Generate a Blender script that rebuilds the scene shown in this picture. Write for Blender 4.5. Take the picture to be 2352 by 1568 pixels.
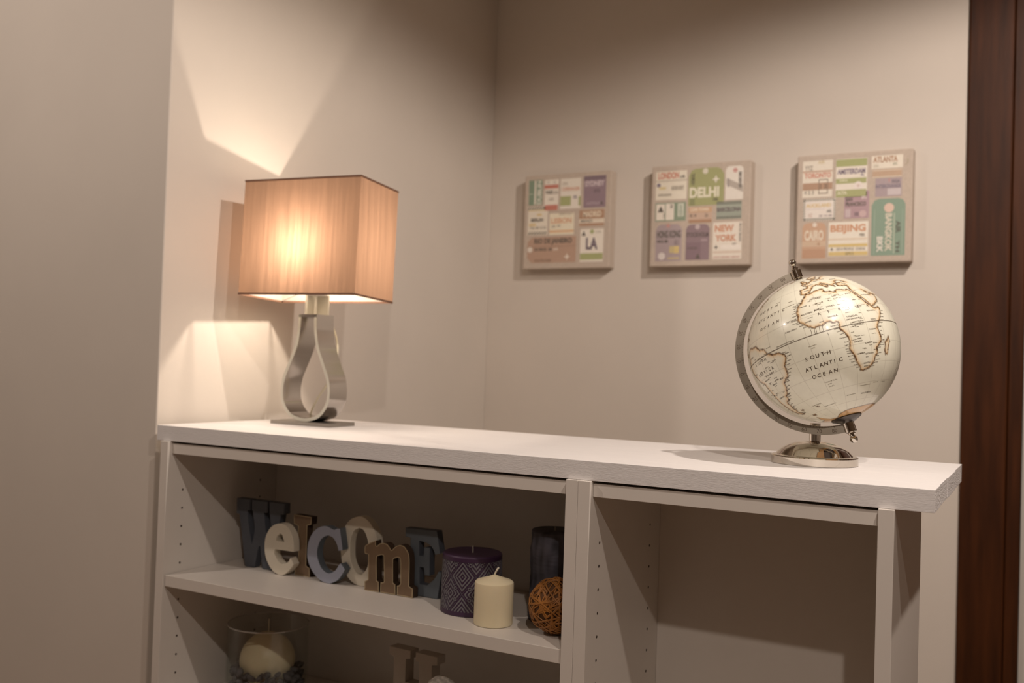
import bpy, bmesh, math, random
import numpy as np
from mathutils import Matrix, Vector
random.seed(4)
sc = bpy.context.scene
for o in list(bpy.data.objects):
    bpy.data.objects.remove(o)
COL = sc.collection
CM = 0.01
ZF = 106.0                      # bookcase top above the floor (cm); z=0 in the notes below is the bookcase top

def W3(x, y, z):
    return (x * CM, y * CM, (z + ZF) * CM)

def rgb(h):
    c = [int(h[i:i + 2], 16) / 255 for i in (0, 2, 4)]
    return tuple(v / 12.92 if v <= .04045 else ((v + .055) / 1.055) ** 2.4 for v in c)

# ------------------------------------------------------------------ camera
cam = bpy.data.cameras.new('camera')
cam.sensor_fit = 'HORIZONTAL'
cam.sensor_width = 36
cam.lens = 2239.4 / 2352 * 36
cam.clip_start = 0.02
cam.dof.use_dof = True
cam.dof.focus_distance = 1.26
cam.dof.aperture_fstop = 4.6
cam_o = bpy.data.objects.new('camera', cam)
COL.objects.link(cam_o)
R = ((0.87569, 0.481746, 0.032999), (0.017465, 0.036694, -0.999174), (-0.482559, 0.875543, 0.023719))
p = W3(135.208, -119.841, 15.2575)
cam_o.matrix_world = Matrix(((R[0][0], -R[1][0], -R[2][0], p[0]),
                             (R[0][1], -R[1][1], -R[2][1], p[1]),
                             (R[0][2], -R[1][2], -R[2][2], p[2]),
                             (0, 0, 0, 1)))
sc.camera = cam_o

# ------------------------------------------------------------------ light and exposure
sc.view_settings.view_transform = 'Standard'
sc.view_settings.look = 'None'
sc.view_settings.gamma = 1
sc.view_settings.exposure = 0.16
sc.view_settings.use_curve_mapping = False
world = bpy.data.worlds.new('world')
sc.world = world
world.use_nodes = True
world.node_tree.nodes['Background'].inputs[0].default_value = (1, .8, .6, 1)
world.node_tree.nodes['Background'].inputs[1].default_value = 0.02

SPOTS = [(163, -152, 129, 32), (162, -71, 129, 29), (162, 6, 129, 48), (-48, -86, 129, 22)]   # ceiling downlights in a row; last entry: fill added to brighten the left front wall
for x, y, z, w in SPOTS:
    l = bpy.data.lights.new('downlight_and_fill', 'SPOT')
    l.energy = w
    l.color = (1, .868, .775)
    l.spot_size = math.radians(164)
    l.spot_blend = 0.22
    l.shadow_soft_size = 0.02
    lo = bpy.data.objects.new('downlight_and_fill', l)
    COL.objects.link(lo)
    lo.location = W3(x, y, z)
BULB_W = 3.1

# ------------------------------------------------------------------ materials
def new_mat(name):
    m = bpy.data.materials.new(name)
    m.use_nodes = True
    return m, m.node_tree, m.node_tree.nodes['Principled BSDF']

def P(name, col, rough=.5, metal=0., spec=.5, noise=0., nscale=40., bump=0., bscale=200., stretch=None, coat=0., sub=0.):
    m, nt, b = new_mat(name)
    b.inputs['Base Color'].default_value = (*col, 1)
    b.inputs['Roughness'].default_value = rough
    b.inputs['Metallic'].default_value = metal
    b.inputs['Specular IOR Level'].default_value = spec
    b.inputs['Coat Weight'].default_value = coat
    if sub:
        b.inputs['Subsurface Weight'].default_value = sub
        b.inputs['Subsurface Radius'].default_value = (.012, .008, .005)
        b.inputs['Subsurface Scale'].default_value = 1.0
    if noise or bump:
        tc = nt.nodes.new('ShaderNodeTexCoord')
        mp = nt.nodes.new('ShaderNodeMapping')
        if stretch:
            mp.inputs['Scale'].default_value = stretch
        nt.links.new(tc.outputs['Object'], mp.inputs[0])
    if noise:
        n = nt.nodes.new('ShaderNodeTexNoise')
        n.inputs['Scale'].default_value = nscale
        n.inputs['Detail'].default_value = 6
        nt.links.new(mp.outputs[0], n.inputs['Vector'])
        r = nt.nodes.new('ShaderNodeMapRange')
        r.inputs['From Min'].default_value = .25
        r.inputs['From Max'].default_value = .75
        r.inputs['To Min'].default_value = 1 - noise
        r.inputs['To Max'].default_value = 1 + noise
        nt.links.new(n.outputs['Fac'], r.inputs['Value'])
        mx = nt.nodes.new('ShaderNodeVectorMath')
        mx.operation = 'SCALE'
        mx.inputs[0].default_value = col
        nt.links.new(r.outputs[0], mx.inputs['Scale'])
        nt.links.new(mx.outputs[0], b.inputs['Base Color'])
    if bump:
        n2 = nt.nodes.new('ShaderNodeTexNoise')
        n2.inputs['Scale'].default_value = bscale
        n2.inputs['Detail'].default_value = 4
        nt.links.new(mp.outputs[0], n2.inputs['Vector'])
        bp = nt.nodes.new('ShaderNodeBump')
        bp.inputs['Strength'].default_value = bump
        bp.inputs['Distance'].default_value = .002
        nt.links.new(n2.outputs['Fac'], bp.inputs['Height'])
        nt.links.new(bp.outputs[0], b.inputs['Normal'])
    return m

M = {}
M['wall'] = P('wall_paint', (.66, .60, .53), .75, noise=.02, nscale=6, bump=.05, bscale=260)
M['ceiling'] = P('ceiling_paint', (.66, .61, .54), .9, noise=.01)
M['floor'] = P('floor_wood', (.24, .14, .075), .4, noise=.25, nscale=6, stretch=(1, 12, 1))
M['white'] = P('white_laminate', (.70, .65, .59), .38, noise=.012, nscale=30)
M['hole'] = P('hole_dark', (.06, .04, .03), .8, noise=.1)
M['oak'] = P('white_painted_wood', (.80, .775, .76), .5, noise=.03, nscale=14, stretch=(1, 12, 12), bump=.35, bscale=120)
M['oakend'] = P('white_painted_endgrain', (.80, .775, .76), .7, noise=.05, nscale=120, bump=1.0, bscale=420)
M['wood'] = P('dark_stained_wood', (.047, .0135, .003), .5, spec=.2, noise=.45, nscale=7, stretch=(9, 9, .7), bump=.1, bscale=80)
M['doorwhite'] = P('door_white', (.55, .52, .47), .5, noise=.01)
M['steel'] = P('brushed_steel', (.58, .55, .52), .17, 1, noise=.06, nscale=60, stretch=(1, .05, 1))
M['steel_edge'] = P('satin_steel_edge', (.60, .58, .50), .4, .15, noise=.02)
M['chrome'] = P('polished_nickel', (.64, .595, .53), .05, 1, noise=.01)
M['band'] = P('satin_nickel_band', (.52, .465, .38), .3, .9, noise=.05, nscale=50)
M['plate'] = P('lamp_plate_steel', (.34, .315, .285), .3, .9, noise=.04)
M['cap'] = P('pole_cap_dark', (.10, .09, .085), .3, 1, noise=.1)
M['black'] = P('ink', (.03, .025, .02), .5, noise=.05)
M['ink'] = P('map_ink', (.10, .07, .045), .35, noise=.05)
M['ink2'] = P('map_ink_pale', (.20, .155, .10), .3, noise=.05)
M['trim'] = P('shade_trim', (.17, .085, .05), .8, noise=.1)
M['wire'] = P('wire_white', (.75, .7, .65), .4, noise=.02)
M['cord'] = P('cord_cream', (.78, .72, .55), .5, noise=.03)
M['canvas'] = P('canvas_linen', (.56, .475, .395), .9, noise=.07, nscale=300, bump=.3, bscale=600)
M['wax_cream'] = P('wax_cream', (.80, .70, .48), .42, noise=.02, nscale=20, sub=.25)
M['wick'] = P('wick', (.72, .66, .52), .8, noise=.05)
M['wick_dark'] = P('wick_grey', (.40, .36, .30), .8, noise=.05)
M['blue_dark'] = P('letter_slate_paint', (.085, .095, .115), .6, noise=.12, nscale=25)
M['blue_mid'] = P('letter_slate_blue_paint', (.115, .135, .155), .6, noise=.12, nscale=25)
M['blue_light'] = P('letter_light_blue_paint', (.33, .35, .43), .55, noise=.04, nscale=25)
M['cream'] = P('letter_cream_paint', (.72, .66, .54), .5, noise=.03, nscale=25)
M['brown'] = P('letter_brown_metal', (.23, .155, .095), .42, .3, noise=.25, nscale=14)
M['brown_side'] = P('letter_brown_side', (.06, .035, .02), .6, noise=.2)
M['gold'] = P('letter_gold_edge', (.50, .40, .25), .4, .3, noise=.1)
M['beige'] = P('letter_taupe_paint', (.46, .41, .35), .7, noise=.05)
M['vine'] = P('vine_brown', (.30, .115, .018), .55, noise=.35, nscale=40)
M['vine_core'] = P('vine_core', (.09, .035, .008), .8, noise=.3)
M['petal'] = P('dried_petal', (.075, .07, .075), .7, noise=.35, nscale=60)
M['speck'] = P('speckled_white', (.6, .56, .5), .6, noise=.5, nscale=160)

def hexmat(h):
    k = 'print_' + h
    if k not in M:
        c_ = rgb(h)
        g_ = .3 * c_[0] + .55 * c_[1] + .15 * c_[2]
        M[k] = P(k, tuple(.82 * (.68 * v + .32 * g_) + .18 * q_ for v, q_ in zip(c_, (.74, .66, .54))), .8, noise=.03, nscale=200)
    return M[k]

# glass: a clear thin wall, mostly see-through with a faint mirror film
m, nt, b = new_mat('clear_glass')
nt.nodes.remove(b)
t0 = nt.nodes.new('ShaderNodeBsdfTransparent'); t0.inputs[0].default_value = (.965, .975, .965, 1)
g0 = nt.nodes.new('ShaderNodeBsdfGlossy'); g0.inputs['Roughness'].default_value = .02
m0 = nt.nodes.new('ShaderNodeMixShader'); m0.inputs[0].default_value = .06
nt.links.new(t0.outputs[0], m0.inputs[1]); nt.links.new(g0.outputs[0], m0.inputs[2])
nt.links.new(m0.outputs[0], nt.nodes['Material Output'].inputs['Surface'])
M['glass'] = m

M['rim'] = P('glass_rim', (.5, .48, .45), .08, .3, noise=.02)

# lamp shade: a thin fabric sheet, white lining inside, peach cloth outside
m, nt, b = new_mat('shade_fabric')
nt.nodes.remove(b)
out = nt.nodes['Material Output']
tc = nt.nodes.new('ShaderNodeTexCoord')
mp = nt.nodes.new('ShaderNodeMapping'); mp.inputs['Scale'].default_value = (170, 170, 5)
nz = nt.nodes.new('ShaderNodeTexNoise'); nz.inputs['Scale'].default_value = 1; nz.inputs['Detail'].default_value = 5
rg = nt.nodes.new('ShaderNodeMapRange'); rg.inputs['From Min'].default_value = .3; rg.inputs['From Max'].default_value = .7
rg.inputs['To Min'].default_value = .8; rg.inputs['To Max'].default_value = 1.15
nt.links.new(tc.outputs['Object'], mp.inputs[0]); nt.links.new(mp.outputs[0], nz.inputs['Vector']); nt.links.new(nz.outputs['Fac'], rg.inputs['Value'])
geo = nt.nodes.new('ShaderNodeNewGeometry')
mc = nt.nodes.new('ShaderNodeMix'); mc.data_type = 'RGBA'
mc.inputs['A'].default_value = (.44, .29, .20, 1)
mc.inputs['B'].default_value = (.80, .74, .66, 1)
nt.links.new(geo.outputs['Backfacing'], mc.inputs['Factor'])
df = nt.nodes.new('ShaderNodeBsdfDiffuse'); nt.links.new(mc.outputs['Result'], df.inputs['Color'])
sm = nt.nodes.new('ShaderNodeVectorMath'); sm.operation = 'SCALE'; sm.inputs[0].default_value = (.205, .122, .078)
nt.links.new(rg.outputs[0], sm.inputs['Scale'])
tl = nt.nodes.new('ShaderNodeBsdfTranslucent'); nt.links.new(sm.outputs[0], tl.inputs['Color'])
ad = nt.nodes.new('ShaderNodeMixShader'); ad.inputs[0].default_value = .5
nt.links.new(df.outputs[0], ad.inputs[1]); nt.links.new(tl.outputs[0], ad.inputs[2]); nt.links.new(ad.outputs[0], out.inputs['Surface'])
M['shade'] = m

def attr_mat(name, rough, coat=0., bump=0.):
    m, nt, b = new_mat(name)
    a = nt.nodes.new('ShaderNodeAttribute'); a.attribute_name = 'col'
    n = nt.nodes.new('ShaderNodeTexNoise'); n.inputs['Scale'].default_value = 30
    r = nt.nodes.new('ShaderNodeMapRange'); r.inputs['To Min'].default_value = .95; r.inputs['To Max'].default_value = 1.05
    nt.links.new(n.outputs['Fac'], r.inputs['Value'])
    s = nt.nodes.new('ShaderNodeVectorMath'); s.operation = 'SCALE'
    nt.links.new(a.outputs['Color'], s.inputs[0]); nt.links.new(r.outputs[0], s.inputs['Scale'])
    nt.links.new(s.outputs[0], b.inputs['Base Color'])
    b.inputs['Roughness'].default_value = rough
    b.inputs['Coat Weight'].default_value = coat
    b.inputs['Coat Roughness'].default_value = .06
    return m
M['map'] = attr_mat('globe_map', .3, .6)
M['relief'] = attr_mat('relief_wax', .45)
M['rustic'] = attr_mat('rustic_wax', .6)

# ------------------------------------------------------------------ mesh helpers (all lengths in cm)
def tag(o, label=None, cat=None, group=None, kind=None):
    if label: o['label'] = label
    if cat: o['category'] = cat
    if group: o['group'] = group
    if kind: o['kind'] = kind
    return o

def empty(name, x, y, z, rz=0):
    o = bpy.data.objects.new(name, None)
    o.empty_display_size = .02
    COL.objects.link(o)
    o.location = W3(x, y, z)
    o.rotation_euler = (0, 0, rz)
    return o

class MB:
    def __init__(s):
        s.v = []; s.f = []; s.m = []
    def add(s, vs, fs, mi=0):
        n = len(s.v)
        s.v.extend([tuple(float(q) for q in v) for v in vs])
        s.f.extend([tuple(i + n for i in f) for f in fs])
        s.m.extend([mi] * len(fs))
        return s
    def box(s, x0, x1, y0, y1, z0, z1, mi=0):
        return s.add([(x0, y0, z0), (x1, y0, z0), (x1, y1, z0), (x0, y1, z0), (x0, y0, z1), (x1, y0, z1), (x1, y1, z1), (x0, y1, z1)],
                     [(0, 3, 2, 1), (4, 5, 6, 7), (0, 1, 5, 4), (1, 2, 6, 5), (2, 3, 7, 6), (3, 0, 4, 7)], mi)
    def lathe(s, prof, n=48, mi=0, c=(0, 0), close=False):
        base = len(s.v); k = len(prof)
        vs = [(c[0] + r * math.cos(2 * math.pi * i / n), c[1] + r * math.sin(2 * math.pi * i / n), z) for i in range(n) for r, z in prof]
        fs = []
        for i in range(n):
            j = (i + 1) % n
            for q in range(k - 1 + (1 if close else 0)):
                q2 = (q + 1) % k
                fs.append((i * k + q, j * k + q, j * k + q2, i * k + q2))
        return s.add(vs, fs, mi)
    def tube(s, pts, r, n=8, mi=0, flat=None):
        pts = [Vector(q) for q in pts]
        k = len(pts); vs = []; fs = []
        up = Vector((.13, .31, .94))
        for i, q in enumerate(pts):
            t = (pts[min(i + 1, k - 1)] - pts[max(i - 1, 0)]).normalized()
            a = t.cross(up).normalized(); b_ = t.cross(a)
            rr = r[i] if isinstance(r, (list, tuple)) else r
            for j in range(n):
                an = 2 * math.pi * j / n
                vs.append(q + a * rr * math.cos(an) + b_ * rr * math.sin(an))
        for i in range(k - 1):
            for j in range(n):
                fs.append((i * n + j, i * n + (j + 1) % n, (i + 1) * n + (j + 1) % n, (i + 1) * n + j))
        fs.append(tuple(range(n))[::-1]); fs.append(tuple((k - 1) * n + j for j in range(n)))
        return s.add(vs, fs, mi)
    def sphere(s, c, r, nu=24, nv=14, mi=0, sq=1):
        vs = [(c[0], c[1], c[2] + r * sq)]
        for i in range(1, nv):
            t = math.pi * i / nv
            for j in range(nu):
                a = 2 * math.pi * j / nu
                vs.append((c[0] + r * math.sin(t) * math.cos(a), c[1] + r * math.sin(t) * math.sin(a), c[2] + r * sq * math.cos(t)))
        vs.append((c[0], c[1], c[2] - r * sq))
        fs = []
        for j in range(nu):
            fs.append((0, 1 + j, 1 + (j + 1) % nu))
            for i in range(nv - 2):
                a = 1 + i * nu
                fs.append((a + j, a + nu + j, a + nu + (j + 1) % nu, a + (j + 1) % nu))
            a = 1 + (nv - 2) * nu
            fs.append((a + j, len(vs) - 1, a + (j + 1) % nu))
        return s.add(vs, fs, mi)
    def xf(s, mat, start=0):
        s.v[start:] = [tuple(mat @ Vector(v)) for v in s.v[start:]]
        return s
    def build(s, name, mats, parent=None, smooth=False, bevel=0, seg=2):
        if not isinstance(mats, (list, tuple)): mats = [mats]
        me = bpy.data.meshes.new(name)
        vs = [(x * CM, y * CM, (z if parent is not None else z + ZF) * CM) for x, y, z in s.v]
        me.from_pydata(vs, [], s.f)
        for mm in mats: me.materials.append(mm)
        me.polygons.foreach_set('material_index', s.m)
        if smooth: me.polygons.foreach_set('use_smooth', [True] * len(s.f))
        bm = bmesh.new(); bm.from_mesh(me); bmesh.ops.recalc_face_normals(bm, faces=bm.faces); bm.to_mesh(me); bm.free()
        o = bpy.data.objects.new(name, me)
        COL.objects.link(o)
        if parent is not None: o.parent = parent
        if bevel:
            b = o.modifiers.new('bevel', 'BEVEL'); b.width = bevel * CM; b.segments = seg; b.limit_method = 'ANGLE'; b.harden_normals = False
        if smooth == 'auto':
            me.polygons.foreach_set('use_smooth', [True] * len(s.f))
            me.set_sharp_from_angle(angle=math.radians(32))
        return o

_tc = {}
def text_geo(body, shear=0., bold=0.):
    k = (body, shear, bold)
    if k not in _tc:
        cu = bpy.data.curves.new('t', 'FONT'); cu.body = body; cu.size = 1; cu.resolution_u = 3; cu.shear = shear; cu.offset = bold
        ob = bpy.data.objects.new('t', cu); COL.objects.link(ob)
        dg = bpy.context.evaluated_depsgraph_get()
        me = ob.evaluated_get(dg).to_mesh()
        v = np.array([q.co[:2] for q in me.vertices]); f = [tuple(q.vertices) for q in me.polygons]
        ob.evaluated_get(dg).to_mesh_clear()
        bpy.data.objects.remove(ob); bpy.data.curves.remove(cu)
        v = v - v.min(0); _tc[k] = (v, f)
    return _tc[k]

def catmull(loop, n=4, corner=48):
    P_ = [Vector((a, b, 0)) for a, b in loop]; k = len(P_); out = []
    cor = []
    for i in range(k):
        a = P_[i] - P_[i - 1]; b = P_[(i + 1) % k] - P_[i]
        cor.append(a.angle(b, 0) > math.radians(corner))
    for i in range(k):
        p1, p2 = P_[i], P_[(i + 1) % k]
        p0 = P_[i - 1] if not cor[i] else p1 * 2 - p2
        p3 = P_[(i + 2) % k] if not cor[(i + 1) % k] else p2 * 2 - p1
        for j in range(n):
            t = j / n
            q = .5 * ((2 * p1) + (p2 - p0) * t + (2 * p0 - 5 * p1 + 4 * p2 - p3) * t * t + (3 * p1 - p0 - 3 * p2 + p3) * t ** 3)
            out.append((q.x, q.y))
    return out

def poly_solid(loops, thick, bevel=.06):
    """flat outline with holes -> solid standing in xz, front face at y=0; returns (verts, faces)"""
    cu = bpy.data.curves.new('c', 'CURVE'); cu.dimensions = '2D'; cu.fill_mode = 'BOTH'
    cu.extrude = thick / 2 - bevel; cu.bevel_depth = bevel; cu.bevel_resolution = 1; cu.offset = -bevel
    for lp in loops:
        sp = cu.splines.new('POLY'); sp.points.add(len(lp) - 1); sp.use_cyclic_u = True
        for q, (a, b) in zip(sp.points, lp): q.co = (a, b, 0, 1)
    ob = bpy.data.objects.new('c', cu); COL.objects.link(ob)
    dg = bpy.context.evaluated_depsgraph_get()
    me = ob.evaluated_get(dg).to_mesh()
    v = [(q.co.x, thick / 2 - q.co.z, q.co.y) for q in me.vertices]; f = [tuple(q.vertices) for q in me.polygons]
    fr = [1 if q.normal.z > .9 else 0 for q in me.polygons]
    ob.evaluated_get(dg).to_mesh_clear()
    bpy.data.objects.remove(ob); bpy.data.curves.remove(cu)
    return v, f, fr

# ------------------------------------------------------------------ traced outlines, in cm
LETTERS={'W':(10.61,13.85,[[(-5.74,12.17),(-2.44,12.18),(-2.38,10.25),(-3.04,10.17),(-2.67,7.65),(-1.73,4.14),(-1.14,6.77),(-1.76,10.24),(-1.95,10.24),(-2.05,12.15),(1.73,12.19),(1.83,10.24),(0.99,10.12),(1.48,7.18),(2.29,4.23),(2.84,6.75),(2.37,10.0),(2.29,10.04),(2.18,12.18),(5.72,12.18),(5.74,10.31),(4.93,10.11),(3.18,0.09),(1.05,0.07),(0.31,4.06),(0.01,3.96),(-0.95,0.05),(-3.12,0.0),(-4.96,9.33),(-5.67,9.37)]]),
 'e':(17.03,12.1,[[(3.32,4.4),(-1.02,4.38),(-1.05,3.54),(-0.41,2.61),(0.51,2.0),(1.39,2.05),(2.24,2.6),(2.67,3.3),(3.42,2.25),(2.74,1.33),(1.62,0.35),(0.46,0.0),(-1.04,0.4),(-2.29,1.47),(-3.12,2.95),(-3.42,4.49),(-3.28,6.09),(-2.6,7.53),(-1.46,8.55),(0.01,8.99),(1.35,8.74),(2.41,7.86),(3.06,6.71),(3.29,5.51)],[(-0.8,5.9),(-0.69,6.61),(0.02,7.23),(0.55,7.09),(1.12,5.89)]]),
 'I':(20.65,13.85,[[(-2.01,10.55),(2.0,10.46),(1.92,9.15),(1.06,8.94),(1.12,1.89),(1.93,1.58),(2.01,0.0),(-1.34,0.04),(-1.32,1.16),(-0.55,1.84),(-0.96,8.63),(-1.93,8.98)]]),
 'C':(27.57,12.1,[[(-4.16,4.61),(-4.0,6.35),(-3.33,7.86),(-2.16,9.04),(-0.96,9.55),(0.01,9.61),(0.99,9.34),(1.6,9.22),(2.07,9.46),(2.78,9.54),(3.47,6.29),(3.3,5.94),(2.66,5.77),(2.31,6.71),(1.67,7.58),(1.05,7.98),(0.21,8.07),(-0.75,7.68),(-1.44,6.93),(-1.88,5.84),(-1.95,4.69),(-1.65,3.59),(-0.99,2.53),(-0.1,1.89),(0.75,1.72),(1.58,2.01),(2.27,2.58),(2.94,3.51),(3.23,3.73),(4.16,2.82),(3.61,1.91),(2.71,0.85),(1.43,0.16),(0.59,0.0),(-0.75,0.2),(-2.13,0.96),(-3.3,2.14),(-3.98,3.48)]]),
 'O':(33.25,13.85,[[(-3.97,5.32),(-3.84,7.23),(-3.23,9.58),(-2.1,10.93),(-0.35,11.64),(1.19,11.37),(2.52,10.3),(3.52,8.64),(3.97,6.47),(3.96,4.05),(3.37,1.84),(2.39,0.5),(1.13,0.0),(-0.41,0.07),(-1.62,0.61),(-2.49,1.44),(-3.39,2.83)],[(-1.95,5.19),(-1.93,7.45),(-1.29,9.04),(-0.14,9.73),(0.82,9.37),(1.44,8.41),(1.86,7.05),(2.02,4.74),(1.69,3.02),(0.69,1.88),(-0.26,2.01),(-1.13,2.84),(-1.71,3.9)]]),
 'm':(40.76,12.0,[[(-4.67,0.0),(-4.74,1.49),(-4.03,1.83),(-4.16,6.01),(-4.82,6.02),(-4.96,6.49),(-4.88,7.37),(-3.82,7.98),(-2.76,8.42),(-2.67,7.63),(-2.43,7.55),(-1.91,8.01),(-1.32,8.17),(-0.61,8.16),(-0.01,7.76),(0.39,7.25),(0.66,7.31),(1.16,7.8),(1.73,8.15),(2.31,8.27),(3.01,8.11),(3.61,7.52),(3.99,6.81),(4.16,5.33),(4.2,1.85),(4.96,1.53),(4.96,0.03),(1.91,0.1),(1.87,1.62),(2.25,1.68),(2.52,2.09),(2.37,5.48),(2.23,6.12),(1.82,6.21),(1.13,5.99),(0.85,5.67),(1.01,1.98),(1.49,1.76),(1.56,0.08),(-1.44,0.07),(-1.45,1.69),(-0.98,1.76),(-0.76,2.22),(-0.97,5.63),(-1.12,6.19),(-1.48,6.24),(-2.18,5.96),(-2.45,5.45),(-2.29,1.91),(-1.87,1.69),(-1.79,0.05)]]),
 'E':(46.27,13.85,[[(-3.68,10.81),(2.51,10.93),(3.28,7.4),(2.34,7.09),(1.73,8.15),(0.68,8.78),(-0.88,8.98),(-0.78,6.57),(0.14,6.63),(0.14,8.01),(1.22,8.04),(1.35,3.58),(0.44,3.55),(0.22,4.75),(-0.64,4.78),(-0.52,2.0),(0.96,1.97),(2.28,3.13),(3.06,4.46),(3.68,4.4),(3.02,0.0),(-2.35,0.13),(-2.62,9.26),(-3.62,9.38)]])}
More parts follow.
